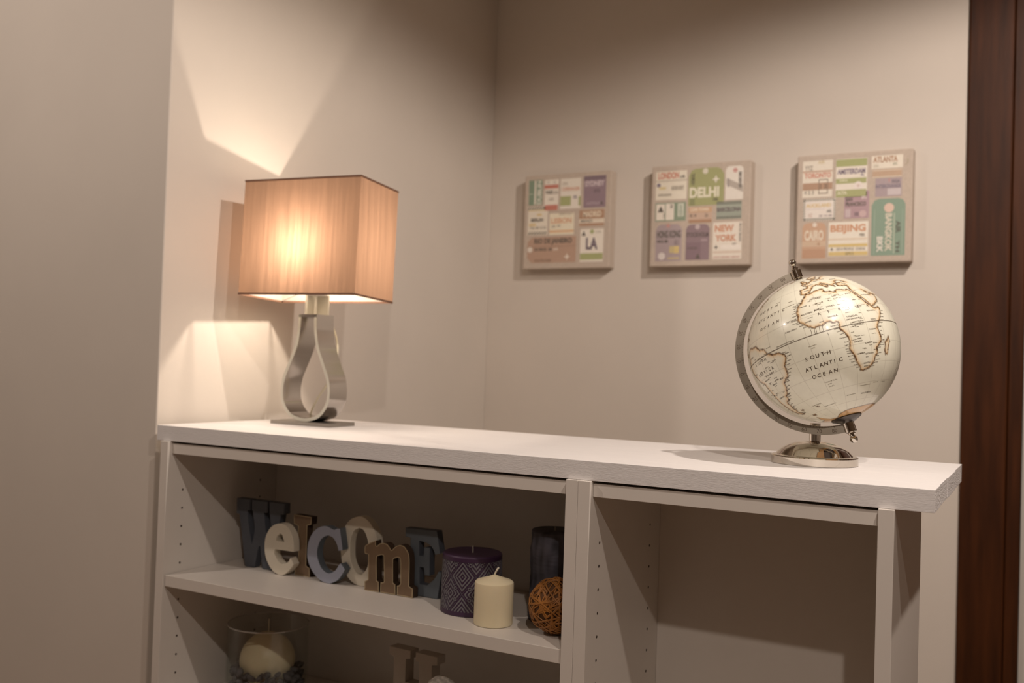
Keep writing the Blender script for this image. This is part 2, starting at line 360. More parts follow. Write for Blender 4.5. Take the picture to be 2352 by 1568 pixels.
# printed tags on the canvases: (shape, (x0, z0, x1, z1) in cm, colour, marks)
PICS=[[('g',(0.85,11.74,3.6,16.31),'5f9270',[('r',1.99,11.83,2.31,16.23,'f2e9d6'),('t','DUBLIN',2.56,11.88,3.41,16.1,'dfe6d2',90),('r',0.91,13.74,1.71,13.85,'c9d8c0')]),
 ('w',(4.08,10.68,6.88,16.21),'f2e9d6',[('r',4.04,14.61,6.84,15.3,'d8532c'),('t','PARIS',4.29,13.65,5.75,14.24,'3b3430',0),('t','CDG',5.85,13.63,6.78,14.06,'8d8478',0),('t','AIR',4.85,12.44,6.06,12.85,'b9ae9c',0),('r',4.23,10.63,6.8,11.62,'d8532c'),('c',4.77,15.76,0.29,'d9cfc0'),('c',6.08,15.69,0.29,'d9cfc0')]),
 ('w',(7.28,10.76,11.33,16.22),'efe6d4',[('t','CPH',7.57,15.09,8.68,15.51,'b9ad9a',0),('t','COPENHAGEN',7.54,14.06,11.09,14.61,'e59a72',0),('r',7.31,11.34,9.42,13.04,'9fae3c'),('r',10.94,11.24,11.34,12.92,'9fae3c'),('t','DK',9.89,12.59,10.69,13.04,'6c5f86',0)]),
 ('u',(11.9,10.76,16.2,16.41),'8a6484',[('r',11.89,15.69,16.16,16.36,'6d4a6e'),('t','SYDNEY',12.15,14.61,15.91,15.48,'d9c3cf',0),('t','SYD',13.88,13.45,15.13,13.95,'5c3c60',0),('t','AUSTRALIA',12.48,11.31,15.17,11.72,'b394ac',0),('tri',15.43,11.58,0.33,'3c2a44')]),
 ('w',(0.8,6.21,4.85,11.38),'eee4cc',[('z',0.79,10.86,4.72,11.35,'3f3a34'),('r',0.84,10.66,4.71,10.83,'e4c65a'),('r',2.66,9.72,3.62,10.13,'e8c766'),('t','BERLIN',1.46,8.73,3.95,9.24,'2f2c30',0),('r',1.07,7.88,2.47,8.33,'e8c766'),('t','TXL 08 15 22',1.22,7.36,4.6,7.7,'9a917f',0),('z',0.92,6.28,4.72,6.8,'3f3a34')]),
 ('w',(5.24,6.16,10.17,10.01),'f3e8c4',[('t','AIRPORT',7.05,9.73,9.98,9.98,'b7a98e',0),('t','LISBON',5.56,8.22,9.68,9.12,'eba25e',0),('t','LIS  PT',5.71,7.51,7.56,7.85,'9b907c',0),('r',5.27,6.53,10.16,6.97,'efb468')]),
 ('b',(11.18,7.48,16.06,10.35),'ead9bd',[('r',11.17,8.78,16.05,10.35,'b87b45'),('t','MADRID',11.89,9.18,15.46,10.06,'ecd9b6',0),('t','MAD',11.5,8.21,13.8,8.59,'8c8172',0),('r',11.2,7.51,16.04,7.98,'b87b45')]),
 ('tagL',(0.85,1.09,10.69,5.81),'bd8a68',[('t','RIO DE JANEIRO',2.28,4.38,9.87,5.49,'2b2220',0),('t','SDU BRAZIL  GIG',2.32,3.34,5.94,3.76,'35292a',0),('t','AIR',6.09,3.38,7.19,3.71,'e6d4c0',0),('r',0.93,4.02,10.65,4.15,'a97857'),('c',1.42,3.55,0.5,'eadfce'),('t','ROUTE 5420',2.45,1.34,5.8,1.68,'8e5f3c',0),('star',8.96,2.12,0.66,'ecdcc8')]),
 ('w',(11.51,1.1,16.0,6.95),'f3ead8',[('tri',12.17,6.19,0.44,'2e2b33'),('c',13.76,6.48,0.4,'a4b24a'),('t','USA',14.36,6.2,15.61,6.58,'c9c0aa',0),('t','LA',12.65,3.33,14.9,5.35,'4d3263',0),('r',11.55,1.48,15.96,2.62,'9fae3c')])],
[('w',(0.76,11.37,6.27,16.25),'efe6cc',[('t','LONDON',1.14,14.98,4.88,16.04,'df6433',0),('t','LHR',5.09,15.01,5.95,15.4,'3c3836',0),('r',0.78,14.5,6.25,14.72,'c3b59d'),('c',1.28,13.92,0.36,'7a6a8e'),('r',1.37,13.18,2.59,13.59,'e6cf6e'),('t','HEATHROW AIRPORT',3.58,13.02,5.8,13.64,'a59a86',0),('t','UNITED KINGDOM',1.23,12.09,3.57,12.34,'8b8170',0)]),
 ('tagT',(6.59,10.11,12.69,16.39),'9ca63a',[('t','DELHI',6.81,11.52,11.89,13.14,'f0eccb',0),('c',9.47,15.87,0.47,'e2dcc2'),('star',11.3,14.4,0.69,'ece6d0'),('t','AIRMAIL',6.97,13.64,7.68,15.58,'5c6522',90),('r',6.87,10.21,7.77,11.3,'7d8a2f'),('t','DEL',10.88,10.9,11.82,11.18,'2f3318',0)]),
 ('tagT',(12.94,10.83,15.92,16.4),'efe8da',[('c',14.54,15.69,0.39,'dc8c84'),('d',13.1,12.01,15.88,14.47,'b7ab9f'),('t','AIRLINE',15.15,12.74,15.65,13.97,'38343a',90),('t','ROME',15.13,14.12,15.63,15.35,'38343a',90),('t','FCO',13.25,13.06,13.64,14.3,'8d8388',90)]),
 ('w',(0.8,7.71,6.22,10.88),'6f9574',[('r',0.96,7.93,2.5,10.67,'f2e9d6'),('r',2.66,7.9,4.14,10.72,'f2e9d6'),('r',4.82,8.45,5.86,10.64,'dfe6d0'),('tri',1.76,9.82,0.54,'2d2b2c'),('t','OSLO',3.45,9.93,3.9,10.55,'2d2b2c',90),('t','OSL',2.22,8.25,2.48,9.12,'8d8478',90),('t','NORWAY',4.98,8.61,5.73,10.48,'7fa085',90)]),
 ('b',(6.75,7.2,10.8,9.87),'d2a98a',[('r',6.73,8.97,10.78,9.84,'d89f62'),('t','CAPE TOWN',7.0,9.22,10.2,9.64,'efdcba',0),('t','02 14',6.91,8.24,8.1,8.68,'77574a',0),('t','ZA',9.51,8.2,10.14,8.66,'8a6a58',0),('r',6.77,7.23,10.75,7.76,'b5763e')]),
 ('b',(11.53,7.64,15.74,10.59),'8fa392',[('r',11.55,10.1,15.69,10.53,'68786a'),('t','BARCELONA',11.62,8.93,15.64,9.54,'4b3850',0),('r',11.55,9.73,15.7,9.82,'b6c2ae'),('z',11.55,7.73,15.66,8.13,'383f3c')]),
 ('tagT',(0.98,0.89,5.64,7.15),'a8909c',[('c',3.2,6.93,0.35,'cf8078'),('t','HONG KONG',1.19,4.89,5.48,6.05,'27242c',0),('t','HKG 88',1.22,4.08,3.2,4.49,'27242c',0),('r',3.5,2.25,4.38,3.42,'cdb452'),('r',4.38,2.2,5.21,3.43,'e0c02c'),('c',2.15,1.75,0.63,'e3d8d4'),('r',3.28,1.25,5.28,1.49,'d6bd56'),('t','AIR 5',4.28,3.63,5.24,4.49,'8b7484',0)]),
 ('tagT',(6.35,0.96,10.46,6.97),'87627a',[('c',8.36,6.53,0.43,'c5adb4'),('t','STOCKHOLM',6.41,4.89,10.28,5.57,'40263c',0),('t','ARN',8.95,4.11,10.05,4.5,'b595a6',0),('r',6.45,1.04,9.01,3.92,'7a5070'),('t','SWEDEN',6.61,2.78,8.42,3.16,'52324c',0),('tri',8.52,1.64,0.44,'33202f')]),
 ('w',(11.02,1.0,15.9,7.14),'f1e6d3',[('t','NEW',11.35,5.6,14.55,6.65,'e0813c',0),('t','YORK',11.45,4.03,15.0,5.01,'e0813c',0),('star',11.63,3.0,0.41,'2b292c'),('t','NYC',14.37,3.25,15.05,3.59,'57504c',0),('r',12.37,2.56,15.71,3.36,'f8efe2'),('r',11.14,2.03,15.83,2.33,'e2c5ab'),('t','JOHN F KENNEDY AIRPORT',11.19,1.11,15.69,1.46,'dba99a',0),('t','UNITED STATES',15.48,3.92,15.79,6.86,'6e645c',90)])],
[('w',(0.81,10.46,5.42,16.28),'efe5cf',[('t','YYZ',1.1,14.81,2.4,15.47,'a2978a',0),('t','AIR',3.13,15.8,4.24,16.22,'d9c488',0),('r',0.82,14.44,5.38,14.69,'cf9a76'),('t','TORONTO',1.09,13.58,5.21,14.28,'e2764c',0),('r',0.86,11.64,5.41,12.75,'b98458'),('fr',3.3,10.98,4.75,13.29,'7c5f46'),('t','1 3',3.54,11.79,4.58,12.5,'7d5434',0),('t','4 2 3',1.09,11.01,2.64,11.51,'a5998a',0)]),
 ('b',(5.92,10.21,10.6,16.24),'f1e8d6',[('r',5.94,15.05,10.56,16.18,'9fae3c'),('t','AMSTERDAM',6.12,13.9,10.31,14.62,'6c5a88',0),('t','NL',9.65,13.49,10.19,13.74,'6c5a88',0),('r',5.95,12.38,10.5,13.19,'a3ae45'),('t','SCHIPHOL',6.5,12.73,7.73,13.01,'dfe0b0',0),('c',9.31,11.94,0.68,'efe4dc'),('star',9.31,11.94,0.33,'d9b9ae'),('r',5.98,10.27,10.5,11.39,'a3ae45'),('t','A17A',6.19,10.69,7.65,11.16,'e4e2ba',0)]),
 ('w',(11.21,14.39,15.72,16.39),'f0e6cf',[('t','ATLANTA',11.44,15.37,14.98,16.19,'b9793f',0),('t','ATL',14.29,14.86,14.94,15.14,'8b8f62',0),('t','USA',11.45,14.63,12.28,15.05,'c9bfa6',0),('arc',15.89,15.13,0.57,'a59a62')]),
 ('b',(11.36,13.03,15.62,14.25),'c79b72',[('z2',11.36,14.03,15.58,14.25,'e9dcc0'),('z2',11.37,13.03,15.6,13.25,'e9dcc0')]),
 ('b',(11.82,10.04,15.64,12.88),'a9919f',[('t','RIGA',14.23,12.12,15.37,12.51,'5d5474',0),('t','INTERCHANGE',11.9,11.41,15.49,11.86,'6b6286',0),('r',13.6,10.22,15.52,11.24,'cdbfc6'),('r',13.77,12.25,13.9,12.81,'d6706a')]),
 ('w',(1.04,6.75,5.98,10.2),'5f6a62',[('fz',1.04,6.75,5.98,10.2,'ece2d2'),('r',1.33,7.12,5.69,9.88,'f1e7dc'),('t','AUCKLAND',1.45,8.92,5.29,9.4,'e6bf52',0),('t','AKL',4.64,8.02,5.42,8.36,'4c4a4e',0),('r',1.49,8.53,4.36,8.62,'d9cbd0'),('t','20 14 09',3.43,7.35,5.49,7.61,'9d9197',0),('t','NZ',1.86,7.35,2.49,7.85,'d9b9a9',0)]),
 ('b',(7.29,6.87,10.97,11.08),'b5869a',[('t','SAN',7.48,9.63,8.49,10.11,'241f26',0),('t','FRANCISCO',7.49,8.84,10.52,9.37,'241f26',0),('t','SFO',9.81,9.88,10.62,10.23,'e3cfd2',0),('r',7.47,7.07,8.25,8.34,'cdb3bc'),('r',8.83,7.25,9.51,7.81,'7d5674'),('c',10.07,7.55,0.54,'d3a9ae')]),
 ('tagT',(11.39,0.98,16.25,9.72),'669c82',[('c',13.89,8.28,0.73,'e8bfa6'),('r',14.62,1.25,14.75,7.46,'b9c9ac'),('r',11.79,1.2,11.86,8.09,'9dbca4'),('r',15.82,1.17,15.88,7.98,'9dbca4'),('t','BANGKOK',13.38,1.64,14.38,7.37,'d8d2b8',-90),('t','BKK',12.22,1.52,13.09,3.85,'e6e2d2',-90),('t','AIR',14.92,4.41,15.6,6.2,'2f4a40',-90),('t','TH',14.96,1.52,15.48,3.17,'2f4a40',-90)]),
 ('tagT',(0.98,0.74,4.63,6.41),'d59d6d',[('c',2.87,6.08,0.35,'efe0cc'),('t','CAIRO',1.32,3.65,4.26,5.17,'eedfc2',0),('r',0.98,2.63,4.61,3.48,'dcb68c'),('star',3.54,3.04,0.35,'bd7b45'),('r',1.08,0.91,4.61,2.2,'c98a57')]),
 ('w',(5.03,1.02,10.95,6.39),'f4ecd8',[('t','BEIJING',5.28,4.56,10.58,5.9,'e08a3c',0),('t','PEK',9.68,4.11,10.51,4.44,'6f685e',0),('r',5.07,3.58,10.87,3.8,'e9d0ad'),('r',5.08,2.48,10.88,2.93,'e6c22f'),('tri',5.57,2.2,0.24,'4a463e'),('t','2014 PEOPLE  CHINA',6.26,1.97,10.6,2.31,'a39a88',0),('r',5.1,1.11,10.9,1.72,'e6c22f'),('t','GATE 12',7.64,1.24,8.86,1.58,'857022',0)])]]

# ================================================================== the room
def struct(name, mb, mat, label, bevel=0):
    o = mb.build(name, mat, bevel=bevel)
    return tag(o, label, None, None, 'structure')
CEIL = 132
YW = 118.0
struct('floor', MB().box(-170, 520, -620, 130, -110, -106), M['floor'], 'brown wooden floor of the room')
struct('ceiling', MB().box(-170, 520, -620, 130, CEIL, CEIL + 4), M['ceiling'], 'white ceiling with downlights')
struct('wall_left', MB().box(-170, -4.0, 2.4, YW, -106, CEIL), M['wall'], 'beige wall standing forward at the left of the bookcase', .25)
struct('wall_back', MB().box(-170, 118.38, YW, YW + 12, -106, CEIL).box(230, 520, YW, YW + 12, -106, CEIL).box(118.38, 230, YW, YW + 12, 112, CEIL), M['wall'], 'beige back wall carrying the three pictures')
struct('wall_front', MB().box(-170, 520, -624, -620, -106, CEIL), M['wall'], 'beige wall behind the viewer')
struct('wall_right', MB().box(516, 520, -620, YW, -106, CEIL), M['wall'], 'beige wall on the right side of the room')
struct('wall_far_left', MB().box(-174, -170, -620, YW, -106, CEIL), M['wall'], 'beige wall on the far left')

d = empty('door_1', 118.3, YW, -106)
tag(d, 'dark stained wooden door frame with white door edge right of the pictures', None, None, 'structure')
MB().box(.1, 9.2, -1.2, 6, 0, 215).build('door_casing', M['wood'], d, bevel=.4)
MB().box(9.25, 12.1, -.7, 6, 0, 215).build('door_stop', M['wood'], d, bevel=.3)
MB().box(12.15, 14.9, .6, 6, 0, 214).build('door_edge', M['doorwhite'], d, bevel=.2)
MB().box(15.0, 110, 3.2, 6, 0, 214).build('door_panel', M['wood'], d)

# ================================================================== bookcases and worktop
TP = 1.82
def bookcase(x0, w, shelves, label, holes_from):
    b = empty('bookcase', x0, 0, -106)
    tag(b, label, 'bookcase', 'white bookcases under the worktop')
    H = 106
    for a in (0, w - TP):
        sp = MB().box(a + .02, a + TP - .02, 0, 28, 0, H).build('side_panel', M['white'], b, bevel=.06)
        hb = MB()
        for side, xs in ((0, a + TP - .01), (1, a + .01)):
            if (a == 0) == (side == 0):
                for yh in (3.7, 23.05):
                    for k in range(24):
                        z = H - 8.66 - 3.2 * k
                        st = len(hb.v)
                        hb.lathe([(0.001, 0), (.2, 0), (.2, .03), (0.001, .03)], 10)
                        hb.xf(Matrix.Translation((xs + (0 if side == 0 else -0), yh, z)) @ Matrix.Rotation(math.pi / 2 * (1 if side == 0 else -1), 4, 'Y'), st)
        hb.build('pin_holes', M['hole'], sp)['kind'] = 'stuff'
    MB().box(TP + .02, w - TP - .02, 1.0, 27.4, H - 2.15, H - .35).build('top_panel', M['white'], b, bevel=.05)
    MB().box(TP + .02, w - TP - .02, 1.0, 27.4, 7, 8.8).build('bottom_panel', M['white'], b, bevel=.05)
    MB().box(TP + .02, w - TP - .02, 3, 4.6, 0, 6.95).build('plinth', M['white'], b)
    MB().box(TP + .01, w - TP - .01, 27.5, 27.9, 0, H - .5).build('back_panel', M['white'], b)
    for z in shelves:
        MB().box(TP + .15, w - TP - .15, .4, 27.3, H + z - 1.95, H + z).build('shelf', M['white'], b, bevel=.08)
    return b
SH1, SH2 = -23.05, -45.45
bookcase(0, 80, (SH1, SH2, -74.2), 'wide white bookcase holding letters and candles beside the left wall', 0)
bookcase(80, 40, (-61.4,), 'narrow empty white bookcase below the globe', 0)

wt = empty('worktop', 61.25, 20, 0)
tag(wt, 'thick white painted wooden worktop lying across both bookcases', 'worktop')
ys = [.6, 6.6, 17, 27.8, 40.6]
for a, b_, e_ in zip(ys, ys[1:], (62.95, 62.87, 62.94, 62.85)):
    pl = MB().box(-62.95, e_, a - 20 + .015, b_ - 20 - .015, 0.02, 2.65)
    o = pl.build('plank', [M['oak'], M['oakend']], wt, bevel=.05)
    for f in o.data.polygons:
        if abs(f.normal.x) > .9: f.material_index = 1

# ================================================================== table lamp
LX, LY, LZ = 13.2, 24.3, 2.65
lamp = empty('table_lamp', LX, LY, LZ, math.radians(7.0))
tag(lamp, 'table lamp with peach fabric box shade and steel drop-shaped base', 'lamp')
RB = Matrix.Rotation(math.radians(-5.5), 4, 'Z')
MB().box(-6.95, 6.95, -3.9, 3.9, 0.01, .7).xf(RB).build('base_plate', M['plate'], lamp, bevel=.08)
prof = [(20.07, 3.44), (18.4, 3.5), (16.5, 3.77), (13.86, 4.7), (10.75, 6.92), (8.1, 8.8), (5.43, 9.42), (3.0, 8.6), (1.0, 5.9), (.18, 2.6)]
half = [(-w_ * 1.24 / 2, z) for z, w_ in prof] + [(0, 0)]
path = half + [(-a, z) for a, z in half[-2::-1]]
pv = [Vector((a, 0, z)) for a, z in path]
sm_ = []
for i in range(len(pv) - 1):
    p0 = pv[max(i - 1, 0)]; p1 = pv[i]; p2 = pv[i + 1]; p3 = pv[min(i + 2, len(pv) - 1)]
    for j in range(6):
        t = j / 6
        sm_.append(.5 * ((2 * p1) + (p2 - p0) * t + (2 * p0 - 5 * p1 + 4 * p2 - p3) * t * t + (3 * p1 - p0 - 3 * p2 + p3) * t ** 3))
sm_.append(pv[-1])
TH = .6
vs = []; fs = []; mi = []
for i, q in enumerate(sm_):
    t = (sm_[min(i + 1, len(sm_) - 1)] - sm_[max(i - 1, 0)]).normalized()
    n_ = Vector((-t.z, 0, t.x))            # path runs down the left side, along the bottom, up the right: inward normal
    inn = q + n_ * TH
    for y in (-2.6, 2.6):
        vs.append((q.x, y, q.z + .7)); vs.append((inn.x, y, inn.z + .7))
ring = MB(); k = len(sm_)
of = []; ef = []
for i in range(k - 1):
    a = i * 4; b_ = a + 4
    of += [(a, a + 2, b_ + 2, b_), (a + 1, b_ + 1, b_ + 3, a + 3)]
    ef += [(a, b_, b_ + 1, a + 1), (a + 2, a + 3, b_ + 3, b_ + 2)]
ring.add(vs, of, 0); ring.add(vs, ef, 1)
ring.box(-2.13, 2.13, -2.6, 2.6, 20.25, 20.8, 0)
ring.xf(RB).build('drop_ring', [M['steel'], M['steel_edge']], lamp, smooth='auto')
nk = MB().box(-1.3, -.75, -1.9, 1.3, 20.8, 25.4).box(-.75, 2.0, .8, 1.3, 20.8, 24.6).box(.5, .8, -1.4, -.9, 20.8, 25.0)
nk.xf(RB).build('neck_bracket', M['steel_edge'], lamp, bevel=.04)
so = MB().lathe([(.01, 24.4), (1.6, 24.4), (1.75, 24.6), (1.75, 28.5), (1.3, 28.8), (1.3, 30), (.01, 30)], 28, c=(.8, -1.2))
so.build('socket', M['wire'], lamp, smooth='auto')
bulb_m, nt, b_ = new_mat('bulb_clear_glass')
nt.nodes.remove(b_)
tr0 = nt.nodes.new('ShaderNodeBsdfTransparent'); gl0 = nt.nodes.new('ShaderNodeBsdfGlossy'); gl0.inputs['Roughness'].default_value = .05
mx0 = nt.nodes.new('ShaderNodeMixShader'); mx0.inputs[0].default_value = .06
nt.links.new(tr0.outputs[0], mx0.inputs[1]); nt.links.new(gl0.outputs[0], mx0.inputs[2]); nt.links.new(mx0.outputs[0], nt.nodes['Material Output'].inputs['Surface'])
MB().lathe([(.01, 30.02), (1.25, 30.02), (1.4, 31), (2.0, 32.2), (2.2, 33.2), (2.0, 34.3), (1.3, 35.1), (.01, 35.4)], 28, c=(.8, -1.2)).build('bulb', bulb_m, lamp, smooth=True)
SX, SY, S0, S1 = 12.5, 6.9, 23.75, 45.25
OX, OY = .8, -1.2
TS = Matrix.Translation((OX, OY, 34.5)) @ Matrix.Rotation(math.radians(-2.2), 4, 'X') @ Matrix.Translation((0, 0, -34.5))   # the shade hangs slightly askew
shade = MB()
shade.add([(-SX, -SY, S0), (SX, -SY, S0), (SX, SY, S0), (-SX, SY, S0), (-SX, -SY, S1), (SX, -SY, S1), (SX, SY, S1), (-SX, SY, S1)],
          [(0, 1, 5, 4), (1, 2, 6, 5), (2, 3, 7, 6), (3, 0, 4, 7)])
shade.xf(TS)
sh_o = shade.build('lamp_shade', M['shade'], lamp)
me = sh_o.data                               # normals outwards
for f in me.polygons:
    if f.normal.dot(f.center - Vector((OX, OY, 34.5)) * CM) < 0: f.flip()
for nm_, z0, z1 in (('lower_trim', S0 - .05, S0 + .32), ('upper_trim', S1 - .3, S1 + .05)):
    tr_ = MB(); o_, e_ = .06, .02
    ov = [(-SX - o_, -SY - o_), (SX + o_, -SY - o_), (SX + o_, SY + o_), (-SX - o_, SY + o_)]
    iv = [(-SX + e_, -SY + e_), (SX - e_, -SY + e_), (SX - e_, SY - e_), (-SX + e_, SY - e_)]
    vs = [tuple(TS @ Vector((a, c, z))) for z in (z0, z1) for lst in (ov, iv) for a, c in lst]
    fs = []
    for i in range(4):
        j = (i + 1) % 4
        fs += [(i, j, 8 + j, 8 + i), (4 + j, 4 + i, 12 + i, 12 + j), (8 + i, 8 + j, 12 + j, 12 + i), (j, i, 4 + i, 4 + j)]
    tr_.add(vs, fs).build(nm_, M['trim'], sh_o)
wr = MB()
for sx in (-1, 1):
    for sy in (-1, 1):
        wr.tube([TS @ Vector((sx * SX * .99, sy * SY * .99, S0 + .35)), TS @ Vector((sx * 1.6, sy * 1.0, S0 + 2.2))], .13, 6)
wr.lathe([(1.4, S0 + 2.0), (2.1, S0 + 2.0), (2.1, S0 + 2.4), (1.4, S0 + 2.4)], 24, c=(.8, -1.2), close=True)
wr.build('shade_carrier', M['wire'], sh_o)
cd = [(1.2, 2.0, 20.9), (2.6, 2.9, 17), (2.9, 3.2, 14), (2.3, 3.4, 11), (.8, 3.6, 7.9), (-1.4, 3.8, 5.0), (-3.4, 4.6, 2.0), (-4.8, 8, .25), (-6, 12.5, .2)]
cp = []
for i in range(len(cd) - 1):
    p0 = Vector(cd[max(i - 1, 0)]); p1 = Vector(cd[i]); p2 = Vector(cd[i + 1]); p3 = Vector(cd[min(i + 2, len(cd) - 1)])
    for j in range(5):
        t = j / 5
        cp.append(.5 * ((2 * p1) + (p2 - p0) * t + (2 * p0 - 5 * p1 + 4 * p2 - p3) * t * t + (3 * p1 - p0 - 3 * p2 + p3) * t ** 3))
MB().tube(cp, .22, 8).build('cord', M['cord'], lamp, smooth=True)
l = bpy.data.lights.new('bulb_light', 'POINT')
l.energy = BULB_W; l.color = (1, .84, .69); l.shadow_soft_size = .007
lo = bpy.data.objects.new('bulb_light', l); COL.objects.link(lo); lo.parent = lamp
lo.location = (.001, -.018, (35.5 - LZ) * CM)

# ================================================================== pictures
def pic(cx, tags, label):
    S = 17.2; D_ = 3.5
    root = empty('canvas_picture', cx, YW - .02, 41.4)
    K = 25.6 / S
    tag(root, label, 'picture', 'three canvas pictures in a row on the back wall')
    root.scale = (K, 1, K)
    MB().box(-S / 2, S / 2, -D_, 0, 0, S).build('canvas', M['canvas'], root, bevel=.2, seg=3)
    Y = -D_
    for sh, (x0, z0, x1, z1), col, items in tags:
        mats = []; tm = []
        def mi(h, lst):
            if h not in lst: lst.append(h)
            return lst.index(h)
        g = MB(); texts = []
        ox = -S / 2
        def flat(pts, h, y, dst=g, lst=mats):
            # a thin printed film, front at y
            k = len(pts)
            vs = [(ox + a, y, b) for a, b in pts] + [(ox + a, y + .012, b) for a, b in pts]
            dst.add(vs, [tuple(range(k))] + [((i + 1) % k, i, k + i, k + (i + 1) % k) for i in range(k)], mi(h, lst))
        def rect(a, b, c, d_, h, y, **kw): flat([(a, b), (c, b), (c, d_), (a, d_)], h, y, **kw)
        def disc(a, b, r, h, y, n=18): flat([(a + r * math.cos(2 * math.pi * i / n), b + r * math.sin(2 * math.pi * i / n)) for i in range(n)], h, y)
        w, hgt = x1 - x0, z1 - z0
        if sh == 'tagT':
            c = min(w, hgt) * .2
            flat([(x0, z0), (x1, z0), (x1, z1 - c), (x1 - c * .4, z1 - c * .25), (x1 - c, z1), (x0 + c, z1), (x0 + c * .4, z1 - c * .25), (x0, z1 - c)], col, Y - .02)
        elif sh == 'tagL':
            c = hgt * .2
            flat([(x0 + c, z0), (x1, z0), (x1, z1), (x0 + c, z1), (x0, z1 - c), (x0, z0 + c)], col, Y - .02)
        else:
            rect(x0, z0, x1, z1, col, Y - .02)
        for n_, it in enumerate(items):
            y = Y - .035 - .004 * n_
            if it[0] == 'r': rect(it[1], it[2], it[3], it[4], it[5], y)
            elif it[0] == 'c': disc(it[1], it[2], it[3], it[4], y)
            elif it[0] == 'tri': flat([(it[1] - it[3], it[2] - it[3]), (it[1] + it[3], it[2] - it[3]), (it[1], it[2] + it[3])], it[4], y)
            elif it[0] == 'star':
                flat([(it[1] + it[3] * (1 if i % 2 == 0 else .38) * math.sin(math.pi * i / 4), it[2] + it[3] * (1 if i % 2 == 0 else .38) * math.cos(math.pi * i / 4)) for i in range(8)], it[4], y)
            elif it[0] == 'arc':
                for i in range(6):
                    a = -1.2 + i * .35
                    disc(it[1] + it[3] * math.cos(a), it[2] + it[3] * math.sin(a) + .2, .08, it[4], y, 8)
            elif it[0] in ('z', 'z2'):
                n = max(4, int((it[3] - it[1]) / (it[4] - it[2]) * (1.0 if it[0] == 'z' else 1.3)))
                st = (it[3] - it[1]) / n
                for i in range(n):
                    a = it[1] + i * st
                    if it[0] == 'z': flat([(a, it[2]), (a + st * .55, it[2]), (a + st, it[4]), (a + st * .45, it[4])], it[5], y)
                    else: flat([(a, it[2]), (a + st, it[2]), (a + st / 2, it[4])], it[5], y)
            elif it[0] == 'd':
                flat([(it[1], it[2] + .55 * (it[4] - it[2])), (it[3], it[2]), (it[3], it[2] + .45 * (it[4] - it[2])), (it[1], it[4])], it[5], y)
            elif it[0] == 'fr':
                e = .12
                rect(it[1], it[2], it[3], it[2] + e, it[5], y); rect(it[1], it[4] - e, it[3], it[4], it[5], y)
                rect(it[1], it[2], it[1] + e, it[4], it[5], y); rect(it[3] - e, it[2], it[3], it[4], it[5], y)
            elif it[0] == 'fz':
                n = 13
                for i in range(n):
                    a = it[1] + (it[3] - it[1]) * i / n; st = (it[3] - it[1]) / n
                    for b0, b1 in ((it[2], it[2] + .28), (it[4] - .28, it[4])):
                        flat([(a, b0), (a + st * .5, b0), (a + st * .9, b1), (a + st * .4, b1)], it[5], y)
                n = 9
                for i in range(n):
                    a = it[2] + (it[4] - it[2]) * i / n; st = (it[4] - it[2]) / n
                    for b0, b1 in ((it[1], it[1] + .28), (it[3] - .28, it[3])):
                        flat([(b0, a), (b1, a + st * .4), (b1, a + st * .9), (b0, a + st * .5)], it[5], y)
            elif it[0] == 't':
                v, f = text_geo(it[1], 0., .042); mx = v.max(0)
                a, b, c, d_, rot = it[2], it[3] - .06, it[4], it[5] + .06, it[7]
                u = v / mx
                if rot == 90: q = np.stack([1 - u[:, 1], u[:, 0]], 1)
                elif rot == -90: q = np.stack([u[:, 1], 1 - u[:, 0]], 1)
                else: q = u
                P2 = [(ox + a + (c - a) * s_[0], y, b + (d_ - b) * s_[1]) for s_ in q]
                texts.append((P2, f, it[6]))
        lo_ = g.build('luggage_label', [hexmat(h) for h in mats], root)
        for P2, f, h in texts: MB().add(P2, f).build('lettering', hexmat(h), lo_)
    return root
LBL = ['linen canvas of luggage tags with RIO DE JANEIRO and LA, left of three',
       'linen canvas of luggage tags with DELHI and NEW YORK, middle of three',
       'linen canvas of luggage tags with BEIJING and BANGKOK, above the globe']
for cx, tags_, lb in zip((21.4, 58.2, 94.9), PICS, LBL):
    pic(cx, tags_, lb)

# ================================================================== globe
GX, GY, GZ = 106.3, 22.6, 2.65
globe = empty('desk_globe', GX, GY, GZ)
tag(globe, 'antique style cream desk globe on a polished metal stand', 'globe')
GC = Vector((.85, -.6, 16.25)); GR = 10.35
G = Matrix(((0.237, 0.9023, -0.3603), (-0.9481, 0.2957, 0.1168), (0.2119, 0.3139, 0.9255)))
GA = Vector((-0.3603, 0.1168, 0.9255)).normalized()
MB().lathe([(.01, 0), (5.85, 0), (5.95, .08), (5.95, 1.05), (5.8, 1.2), (5.45, 1.25), (5.3, 1.34), (4.7, 1.95), (3.8, 2.55), (2.7, 2.98), (1.6, 3.2), (.9, 3.26), (.01, 3.26)], 72).build('base', M['chrome'], globe, smooth='auto')
MB().lathe([(.01, 3.2), (.78, 3.2), (.78, 4.35), (.84, 4.4), (.84, 4.6), (.72, 4.65), (.72, 5.75), (.01, 5.75)], 32).build('stem', M['chrome'], globe, smooth='auto')
cdir = Vector((135.2 - 107.15, -119.8 - 22, 15.26 - 18.9)).normalized()
BN = (cdir - GA * cdir.dot(GA)).normalized()
BL = GA.cross(BN)
if BL.x > 0: BL = -BL
def band_pt(t, r, h): return GC + (GA * math.cos(t) + BL * math.sin(t)) * r + BN * h
bm_ = MB(); N = 72; vs = []; fs = []
for i in range(N + 1):
    t = math.radians(-2.5 + 185 * i / N)
    vs += [band_pt(t, 10.98, .11), band_pt(t, 12.15, .11), band_pt(t, 12.15, -.11), band_pt(t, 10.98, -.11)]
for i in range(N):
    for q in range(4):
        fs.append((i * 4 + q, i * 4 + (q + 1) % 4, i * 4 + 4 + (q + 1) % 4, i * 4 + 4 + q))
